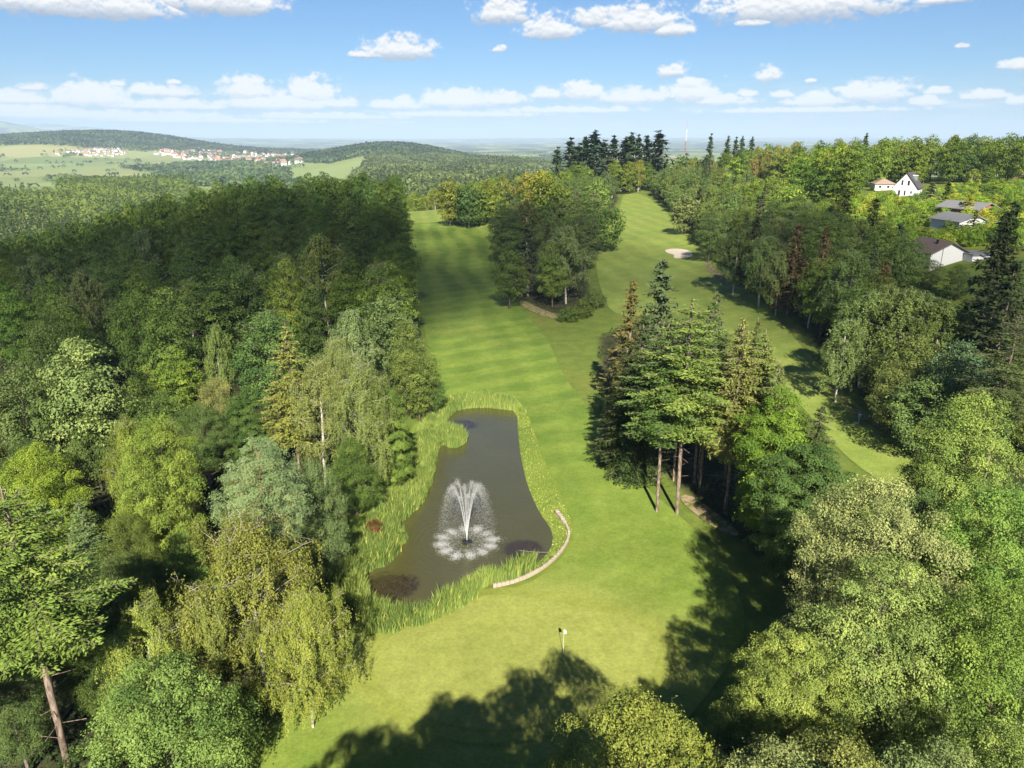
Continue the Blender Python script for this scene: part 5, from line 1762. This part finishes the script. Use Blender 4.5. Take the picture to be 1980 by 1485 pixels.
# ------------------------------------------------------------------ houses on the slope
def house(name, label, base, rz, W, L, eave, ridge, wall='white_wall', roof='roof_dark', over=.5, front=(), side=(), chimney=None, hip=False, extra=None):
    """gable end faces local -y; W across, L deep"""
    root = empty(name, (base[0], base[1], base[2]), rz)
    tag(root, label, 'house')
    w = W / 2
    m = MB()
    V = [(-w, 0, -3), (w, 0, -3), (w, L, -3), (-w, L, -3), (-w, 0, eave), (w, 0, eave), (w, L, eave), (-w, L, eave), (0, 0, ridge), (0, L, ridge)]
    Fs = [(0, 1, 5, 4), (1, 2, 6, 5), (2, 3, 7, 6), (3, 0, 4, 7)]
    if not hip: Fs += [(4, 5, 8), (6, 7, 9)]
    else: Fs += [(4, 5, 6, 7)]
    m.add(V, Fs)
    m.build('wall', M[wall], root)
    sl = (ridge - eave) / w
    th = .22
    o = over
    yh = min(L * .45, w) if hip else 0
    e0 = eave - sl * o
    top = [(-w - o, -o, e0), (w + o, -o, e0), (w + o, L + o, e0), (-w - o, L + o, e0), (0, -o + yh, ridge), (0, L + o - yh, ridge)]
    V = [(x, y, z + .05) for x, y, z in top] + [(x, y, z + .05 + th) for x, y, z in top]
    m = MB()
    if hip:
        m.add(V, [(6, 7, 10), (7, 8, 11, 10), (8, 9, 11), (9, 6, 10, 11), (0, 4, 1), (1, 4, 5, 2), (2, 5, 3), (3, 5, 4, 0), (0, 1, 7, 6), (1, 2, 8, 7), (2, 3, 9, 8), (3, 0, 6, 9)])
    else:
        m.add(V, [(7, 8, 11, 10), (9, 6, 10, 11), (1, 4, 5, 2), (3, 5, 4, 0), (0, 4, 10, 6), (4, 1, 7, 10), (2, 5, 11, 8), (5, 3, 9, 11), (1, 2, 8, 7), (3, 0, 6, 9)])
    rf = m.build('roof', M[roof], root)
    if chimney:
        cx, cy, cw, ch = chimney
        zb = ridge - sl * abs(cx)
        c = MB().box(cx - cw, cx + cw, cy - cw, cy + cw, zb - .4, zb + ch).build('chimney', M['metal_grey' if cw > .5 else 'black'], rf)
        if cw > .5: MB().box(cx - cw - .12, cx + cw + .12, cy - cw - .12, cy + cw + .12, zb + ch, zb + ch + .25).build('chimney_cap', M['frame'], rf)

    def win(x0, x1, z0, z1, face):
        f, g = MB(), MB()
        t = .07
        if face == 'f':
            B = lambda mb, a, b, c, d, y0, y1: mb.box(a, b, y0, y1, c, d)
            B(f, x0, x1, z1 - t, z1, -.06, .02); B(f, x0, x1, z0, z0 + t, -.06, .02)
            B(f, x0, x0 + t, z0 + t, z1 - t, -.06, .02); B(f, x1 - t, x1, z0 + t, z1 - t, -.06, .02)
            B(g, x0 + t, x1 - t, z0 + t, z1 - t, -.03, .02)
        else:
            q = w
            for a, b, c, d in ((x0, x1, z1 - t, z1), (x0, x1, z0, z0 + t), (x0, x0 + t, z0 + t, z1 - t), (x1 - t, x1, z0 + t, z1 - t)): f.box(q - .02, q + .06, a, b, c, d)
            g.box(q - .02, q + .03, x0 + t, x1 - t, z0 + t, z1 - t)
        wn = f.build('window', M['frame'], root)
        g.build('pane', M['glass'], wn)
    for a in front: win(*a, 'f')
    for a in side: win(*a, 's')
    if extra: extra(root)
    TREES.append((base[0] - math.sin(rz) * L / 2, base[1] + math.cos(rz) * L / 2, max(W, L) * .75))
    return root


g = on_ground(1748, 379)
house('white_house', 'white two storey house with steep dark roof and clad chimney on the slope', g, R_(-38), 8.6, 9.5, 3.3, 8.6, 'white_wall', 'roof_dark', .5,
      [(-1.7, -.9, 4.0, 6.0), (.5, 1.4, 3.9, 5.9), (-2.4, -1.5, .2, 2.2), (-.3, .4, .2, 2.2), (1.9, 2.6, .9, 2.0)], [(1.5, 2.5, .9, 2.1), (6.0, 7.5, .2, 2.2)], (2.1, 4.6, .75, 1.5))
g = on_ground(1712, 368)
house('bungalow', 'low white bungalow with tan hipped roof joined beside the white two storey house', g + np.array([0, 1.0, 0]), R_(-12), 8.0, 8.0, 2.7, 4.6, 'white_wall', 'roof_tan', .5, [(-2.5, -1.3, .9, 2.0), (.8, 2.0, .9, 2.0)], hip=True)
g = on_ground(1832, 512)


def annex(root):
    m = MB().box(3.2, 8.2, -2.6, 3.0, -3, 2.2)
    m.build('annex', M['white_wall'], root)
    MB().box(3.0, 8.5, -2.9, 2.96, 2.2, 2.42).build('annex_roof', M['roof_grey'], root)
    MB().tube([(-1.6, -.07, -2), (-1.6, -.07, 3.3)], .05, 6).build('downpipe', M['roof_grey'], root)


house('gabled_bungalow', 'white gabled bungalow with wide brown tiled roof low on the slope', g, R_(8), 8.2, 8.5, 2.4, 4.4, 'white_wall', 'roof_brown', .6, [], [], (-1.3, 2.4, .16, 1.1), extra=annex)
g = on_ground(1880, 448)


def wing(root):
    MB().box(4.35, 8.6, 2.0, 8.0, -3, 2.3).build('wing', M['white_wall'], root)
    MB().box(4.3, 9.0, 1.6, 8.4, 2.3, 2.55).build('wing_roof', M['roof_grey'], root)
    MB().box(8.62, 8.72, 2.0, 2.5, -1.5, 2.25).build('shutter', M['lilac'], root)


house('grey_roofed_bungalow', 'white bungalow with shallow grey roof behind a garden conifer', g, R_(10), 8.2, 10, 2.4, 3.9, 'white_wall', 'roof_grey', .5, [(-2.6, -1.4, .9, 1.9)], [], extra=wing)
g = on_ground(1908, 421)
house('brick_bungalow', 'brick bungalow with long grey roof above the golden conifer', g, R_(24), 8.5, 12, 2.3, 3.8, 'brick', 'roof_grey', .7, [(-1.0, .4, .6, 1.9), (1.4, 2.6, .6, 1.9)], [])
g = on_ground(1944, 330)
house('far_house', 'house with brown roof half hidden by trees near the frame edge', g, R_(30), 9, 12, 3.4, 7.4, 'white_wall', 'roof_brown', .6, [(-1.5, -.5, .9, 2.1)], [(3, 4, .9, 2.1)])
g = on_ground(1978, 345)
house('far_house', 'reddish house cut by the frame edge above the brick bungalow', g, R_(-20), 8, 10, 3.2, 6.6, 'brick', 'roof_brown', .6, [(-1.5, -.5, .9, 2.1)], [])

g0, g1 = on_ground(1533, 383), on_ground(1582, 381)
d = g1 - g0
m = MB().box(0, float(np.hypot(d[0], d[1])), 0, .3, -.6, 1.5).box(-.06, float(np.hypot(d[0], d[1])) + .06, -.05, .35, 1.5, 1.6)
o = m.build('garden_wall', M['white_wall'], None, g0)
o.rotation_euler = (0, 0, math.atan2(d[1], d[0]))
tag(o, 'long low white garden wall at the edge of the bright lawn', 'garden wall')

wood(GARDEN, 2600, lambda a, b: 4.2, pick_garden, wr, slack=40, margin=.5, hrange=(3, 4))
for px, py, cc in [(1690, 383, (.13, .18, .03)), (1702, 383, (.13, .18, .03)), (1714, 384, (.14, .18, .03)), (1726, 384, (.13, .17, .03))]:
    p = on_ground(px, py)
    plant('bush', p[0], p[1], 3.4, 1.3, cc, 'clipped upright hedge shrub in the row before the tan roofed bungalow', 'hedge shrubs before the bungalow')


def mast():
    r, yy, zz = ray(1329, 232)
    y = 600.0
    x = r / yy * y
    top = H + zz / yy * y
    g = float(terrain(x, y))
    hh = top - g
    root = empty('radio_mast', (x, y, g))
    tag(root, 'tall thin red and white lattice radio mast rising above the tree line', 'radio mast')
    nseg = 14
    for k in range(nseg):
        z0, z1 = hh * .9 * k / nseg, hh * .9 * (k + 1) / nseg
        w0, w1 = .55 - .25 * k / nseg, .55 - .25 * (k + 1) / nseg
        m = MB()
        for sx, sy in ((1, 1), (-1, 1), (-1, -1), (1, -1)):
            m.tube([(sx * w0, sy * w0, z0), (sx * w1, sy * w1, z1)], .07, 5)
        c = [(1, 1), (-1, 1), (-1, -1), (1, -1)]
        for q in range(4):
            a, b = c[q], c[(q + 1) % 4]
            m.tube([(a[0] * w0, a[1] * w0, z0), (b[0] * w1, b[1] * w1, z1)], .06, 4)
            m.tube([(a[0] * w1, a[1] * w1, z1), (b[0] * w1, b[1] * w1, z1)], .06, 4)
        m.build('lattice_section', M['red_paint' if (k // 2) % 2 == 1 else 'frame'], root)
    MB().tube([(0, 0, hh * .9), (0, 0, hh)], [.14, .06], 6).build('antenna', M['red_paint'], root)
    for z, a in ((.58, 0), (.6, 2.1), (.62, 4.2), (.8, 1), (.82, 3.4)):
        q = MB().tube([(0, -.16, 0), (0, .16, 0)], .35, 12).build('dish', M['frame'], root, (math.cos(a) * 1.1, math.sin(a) * 1.1, hh * z))
        q.rotation_euler = (0, 0, a - 1.57)


mast()


def tee_sign():
    g = on_ground(1660, 818)
    root = empty('ball_washer', g)
    tag(root, 'small pale blue ball washer post on the grass beside the footpath', 'ball washer')
    MB().tube([(0, 0, -.1), (0, 0, .9)], .05, 8).build('post', M['frame'], root)
    MB().box(-.16, .16, -.12, .12, .9, 1.25).box(-.12, .12, -.09, .09, 1.25, 1.32).build('washer_body', M['blue_plastic'], root)
    MB().tube([(0, 0, 1.32), (0, 0, 1.5)], .03, 6).build('plunger', M['steel'], root)
    MB().box(-.55, .55, -.3, .3, -.02, .05).build('base_slab', M['frame'], root)


tee_sign()


def tee_board():
    g = on_ground(797, 402)
    root = empty('course_sign', g)
    tag(root, 'small grey board on posts at the far green beside the wood', 'sign board')
    for sx in (-.8, .8): MB().tube([(sx, 0, -.2), (sx, 0, 2.6)], .08, 6).build('post', M['wood'], root)
    MB().box(-1.1, 1.1, -.05, .05, .9, 2.5).build('board', M['metal_grey'], root)


tee_board()

# ------------------------------------------------------------------ air
HAZE = 7.0e-5
t = NT('haze_air')
vol = t.n('ShaderNodeVolumePrincipled', {'Color': (.60, .78, .98, 1), 'Density': HAZE, 'Anisotropy': -.12})
hm = t.out(None, vol.outputs[0])
zlo = -75.0
o = MB().box(-48000, 48000, -48000, 48000, zlo, 560).build('haze', hm)
tag(o, 'thin bluish air between the viewer and the far hills', 'haze', kind='stuff')

# a passing cumulus behind the viewpoint that shades the middle of the course
def shade_cloud(cx, cy, rx, ry, dens, seed, alt=900.0):
    rng = np.random.default_rng(seed)
    off = SUNV * (alt / SUNV[2])
    n, mrg = 64, 24
    th = np.linspace(0, 2 * np.pi, n, endpoint=False)
    V, Fs = [], []
    for sgn in (1, -1):
        b = len(V)
        V.append((0, 0, 40 if sgn > 0 else -8))
        for i in range(1, mrg + 1):
            f = i / mrg
            for a in th:
                lump = 1 + .18 * math.sin(3 * a + seed) + .1 * math.sin(7 * a + 2 * seed)
                zz = (40 if sgn > 0 else -8) * math.sqrt(max(0, 1 - f * f))
                V.append((rx * f * lump * math.cos(a), ry * f * lump * math.sin(a), zz + .01 * sgn))
        for k in range(n): Fs.append((b, b + 1 + k, b + 1 + (k + 1) % n) if sgn > 0 else (b, b + 1 + (k + 1) % n, b + 1 + k))
        for i in range(mrg - 1):
            for k in range(n):
                p, q = b + 1 + i * n + k, b + 1 + i * n + (k + 1) % n
                Fs.append((p, p + n, q + n, q) if sgn > 0 else (p, q, q + n, p + n))
    t = NT('cloud_vapour')
    p = t.n('ShaderNodeTexCoord').outputs['Object']
    nz = t.noise(p, .022, 4, .6)
    dv = t.n('ShaderNodeVectorMath', {0: p, 1: (1 / rx, 1 / ry, 0)}, operation='MULTIPLY').outputs[0]
    ln = t.n('ShaderNodeVectorMath', {0: dv}, operation='LENGTH').outputs['Value']
    a = t.math('SUBTRACT', 1.15, ln)
    a = t.ramp(t.math('ADD', a, t.math('MULTIPLY_ADD', nz, 2.4, -1.25)), 0.0, .8)
    a = t.math('MULTIPLY', a, dens)
    d = t.n('ShaderNodeBsdfDiffuse', {'Color': (.9, .9, .9, 1)})
    tr = t.n('ShaderNodeBsdfTransparent')
    mt = t.out(t.n('ShaderNodeMixShader', {0: a, 1: tr.outputs[0], 2: d.outputs[0]}).outputs[0])
    o = MB().add(V, Fs).build('cloud', mt, None, (cx + off[0], cy + off[1], alt), True)
    o.rotation_euler = (0, 0, 0)
    return tag(o, kind='structure')


shade_cloud(-82, 212, 105, 125, .55, 1)
shade_cloud(2, 215, 75, 95, .32, 2)
shade_cloud(84, 150, 48, 72, .45, 4)

# ------------------------------------------------------------------ sky
w = bpy.data.worlds.new('World')
scn.world = w
w.use_nodes = True
t = NT('', w.node_tree)
gen = t.n('ShaderNodeTexCoord').outputs['Generated']
sky = t.n('ShaderNodeTexSky', sky_type='NISHITA', sun_disc=False)
sky.sun_elevation = SUN_EL
# sun stands behind the viewpoint (world -y)
sky.sun_rotation = math.atan2(SUNV[0], SUNV[1])
sky.altitude = 300
sky.air_density = 1.0
sky.dust_density = .35
sky.ozone_density = 3.0
sx = t.n('ShaderNodeSeparateXYZ', {0: gen})
az = t.math('ARCTAN2', sx.outputs[0], sx.outputs[1])
el = t.math('ARCSINE', sx.outputs[2])
pv = t.n('ShaderNodeCombineXYZ', {0: az, 1: t.math('MULTIPLY', el, 1.35), 2: 0.0}).outputs[0]
nz = t.noise(pv, 62, 9, .58, .15)
nz2 = t.n('ShaderNodeTexNoise', {'Vector': t.n('ShaderNodeVectorMath', {0: pv, 1: (0.0, .0045, 0)}, operation='ADD').outputs[0], 'Scale': 62, 'Detail': 9, 'Roughness': .58, 'Distortion': .15}).outputs[0]
Fm = None
S = None
CL = [(60, 4, 170, 40), (215, 14, 118, 36), (420, 6, 116, 36), (772, 100, 72, 30), (712, 108, 42, 9), (965, 97, 18, 9), (975, 30, 62, 32), (1062, 62, 62, 30),
      (1150, 40, 60, 22), (1235, 45, 100, 34), (1300, 60, 40, 18), (1550, 14, 185, 50), (1455, 46, 40, 9), (1822, 0, 50, 12), (1484, 148, 28, 19), (1301, 140, 30, 18), (1332, 166, 40, 18),
      (1966, 128, 28, 13), (1568, 157, 11, 5), (1860, 90, 12, 6), (62, 170, 26, 9), (183, 190, 66, 32), (228, 163, 16, 9), (292, 178, 38, 16), (350, 180, 28, 16), (338, 160, 14, 7), (478, 178, 56, 32),
      (602, 183, 60, 34), (545, 202, 130, 20), (20, 192, 60, 18), (320, 205, 120, 14), (650, 202, 55, 12), (775, 204, 60, 16), (885, 196, 90, 26), (968, 194, 60, 20), (1055, 184, 34, 16), (1130, 180, 52, 24),
      (1220, 190, 76, 20), (1332, 182, 62, 30), (1400, 196, 62, 13), (1446, 183, 18, 11), (1520, 184, 26, 11), (1578, 196, 58, 22), (1684, 181, 78, 25), (1792, 198, 32, 14), (1810, 178, 22, 9), (1906, 186, 40, 12), (1968, 196, 30, 10), (1868, 188, 14, 7),
      (1100, 214, 160, 9), (880, 222, 200, 8), (180, 224, 260, 12), (620, 226, 180, 9), (1560, 214, 200, 7), (40, 214, 100, 12), (400, 234, 240, 6)]
for (px, py, rx, ry) in CL:
    r, yy, zz = ray(px, py)
    a0, e0 = math.atan2(r, yy), math.atan2(zz, math.hypot(r, yy))
    ax, ay = rx / 1490.0 * 1.12, ry / 1440.0 * 1.15
    dx = t.math('MULTIPLY_ADD', az, 1 / ax, -a0 / ax)
    dy = t.math('MULTIPLY_ADD', el, 1 / ay, -e0 / ay)
    dyb = t.math('MAXIMUM', dy, t.math('MULTIPLY', dy, -1.9))
    m = t.math('SUBTRACT', 1.0, t.math('SQRT', t.math('ADD', t.math('MULTIPLY', dx, dx), t.math('MULTIPLY', dyb, dyb))))
    if Fm is None: Fm, S = m, dy
    else:
        gt = t.math('GREATER_THAN', m, Fm)
        S = t.math('ADD', S, t.math('MULTIPLY', gt, t.math('SUBTRACT', dy, S)))
        Fm = t.math('MAXIMUM', Fm, m)
dens = t.math('ADD', Fm, t.math('MULTIPLY_ADD', nz, 1.9, -.98))
cov = t.ramp(dens, .0, .46)
# mist of thin cloud low over the horizon
lowband = t.math('MULTIPLY', t.ramp(el, .075, .02), t.ramp(t.noise(t.n('ShaderNodeVectorMath', {0: pv, 1: (1.0, 4.0, 1)}, operation='MULTIPLY').outputs[0], 16, 5, .6), .42, .7))
relief = t.math('MULTIPLY_ADD', t.math('SUBTRACT', nz, nz2), 5.0, .62, clamp=True)
body = t.ramp(S, -.36, .14)
shade = t.math('MULTIPLY', t.math('MULTIPLY_ADD', body, .75, .28), t.math('MULTIPLY_ADD', relief, .38, .66), clamp=True)
low = t.ramp(el, .10, .03)
shade = t.math('ADD', shade, t.math('MULTIPLY', low, .4), clamp=True)
ccol = t.mix(shade, (.20, .29, .45, 1), (1.0, .985, .96, 1))
skyc = t.mix(1.0, sky.outputs[0], (.43, .665, .90, 1), 'MULTIPLY')
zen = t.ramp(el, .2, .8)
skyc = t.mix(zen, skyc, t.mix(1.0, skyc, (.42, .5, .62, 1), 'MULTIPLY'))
hzn = t.ramp(el, .085, .0)
skyc = t.mix(t.math('MULTIPLY', hzn, .35), skyc, (4.5, 5.4, 6.4, 1))
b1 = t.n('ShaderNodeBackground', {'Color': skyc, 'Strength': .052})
b2 = t.n('ShaderNodeBackground', {'Color': ccol, 'Strength': .46})
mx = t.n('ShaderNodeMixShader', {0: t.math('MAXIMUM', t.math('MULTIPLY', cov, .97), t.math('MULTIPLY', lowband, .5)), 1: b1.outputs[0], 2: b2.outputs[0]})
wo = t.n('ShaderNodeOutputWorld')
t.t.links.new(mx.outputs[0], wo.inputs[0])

# ------------------------------------------------------------------ sun, camera, render settings
sl = bpy.data.lights.new('sun', 'SUN')
sl.energy = 5.0
sl.angle = R_(.53)
sl.color = (1.0, .93, .82)
so = bpy.data.objects.new('sun', sl)
COL.objects.link(so)
so.rotation_euler = Vector(SUNV).to_track_quat('Z', 'Y').to_euler()
so.location = (0, -60, 120)
cd = bpy.data.cameras.new('camera')
cam = bpy.data.objects.new('camera', cd)
COL.objects.link(cam)
cd.sensor_width = 36.0
cd.lens = 36.0 * F / 1980.0
cd.clip_start = .5
cd.clip_end = 120000
cam.location = (0, 0, H)
cam.rotation_euler = (math.pi / 2 - PITCH, 0, 0)
scn.camera = cam
scn.view_settings.view_transform = 'Standard'
scn.view_settings.look = 'None'
scn.view_settings.exposure = 1.18
scn.view_settings.gamma = 1
cy = scn.cycles
cy.max_bounces = 5
cy.diffuse_bounces = 1
cy.glossy_bounces = 2
cy.transmission_bounces = 3
cy.transparent_max_bounces = 8
cy.volume_bounces = 0
cy.use_denoising = True
cy.denoiser = 'OPENIMAGEDENOISE'
cy.denoising_input_passes = 'RGB_ALBEDO_NORMAL'
cy.denoising_prefilter = 'ACCURATE'
cy.sample_clamp_indirect = 4
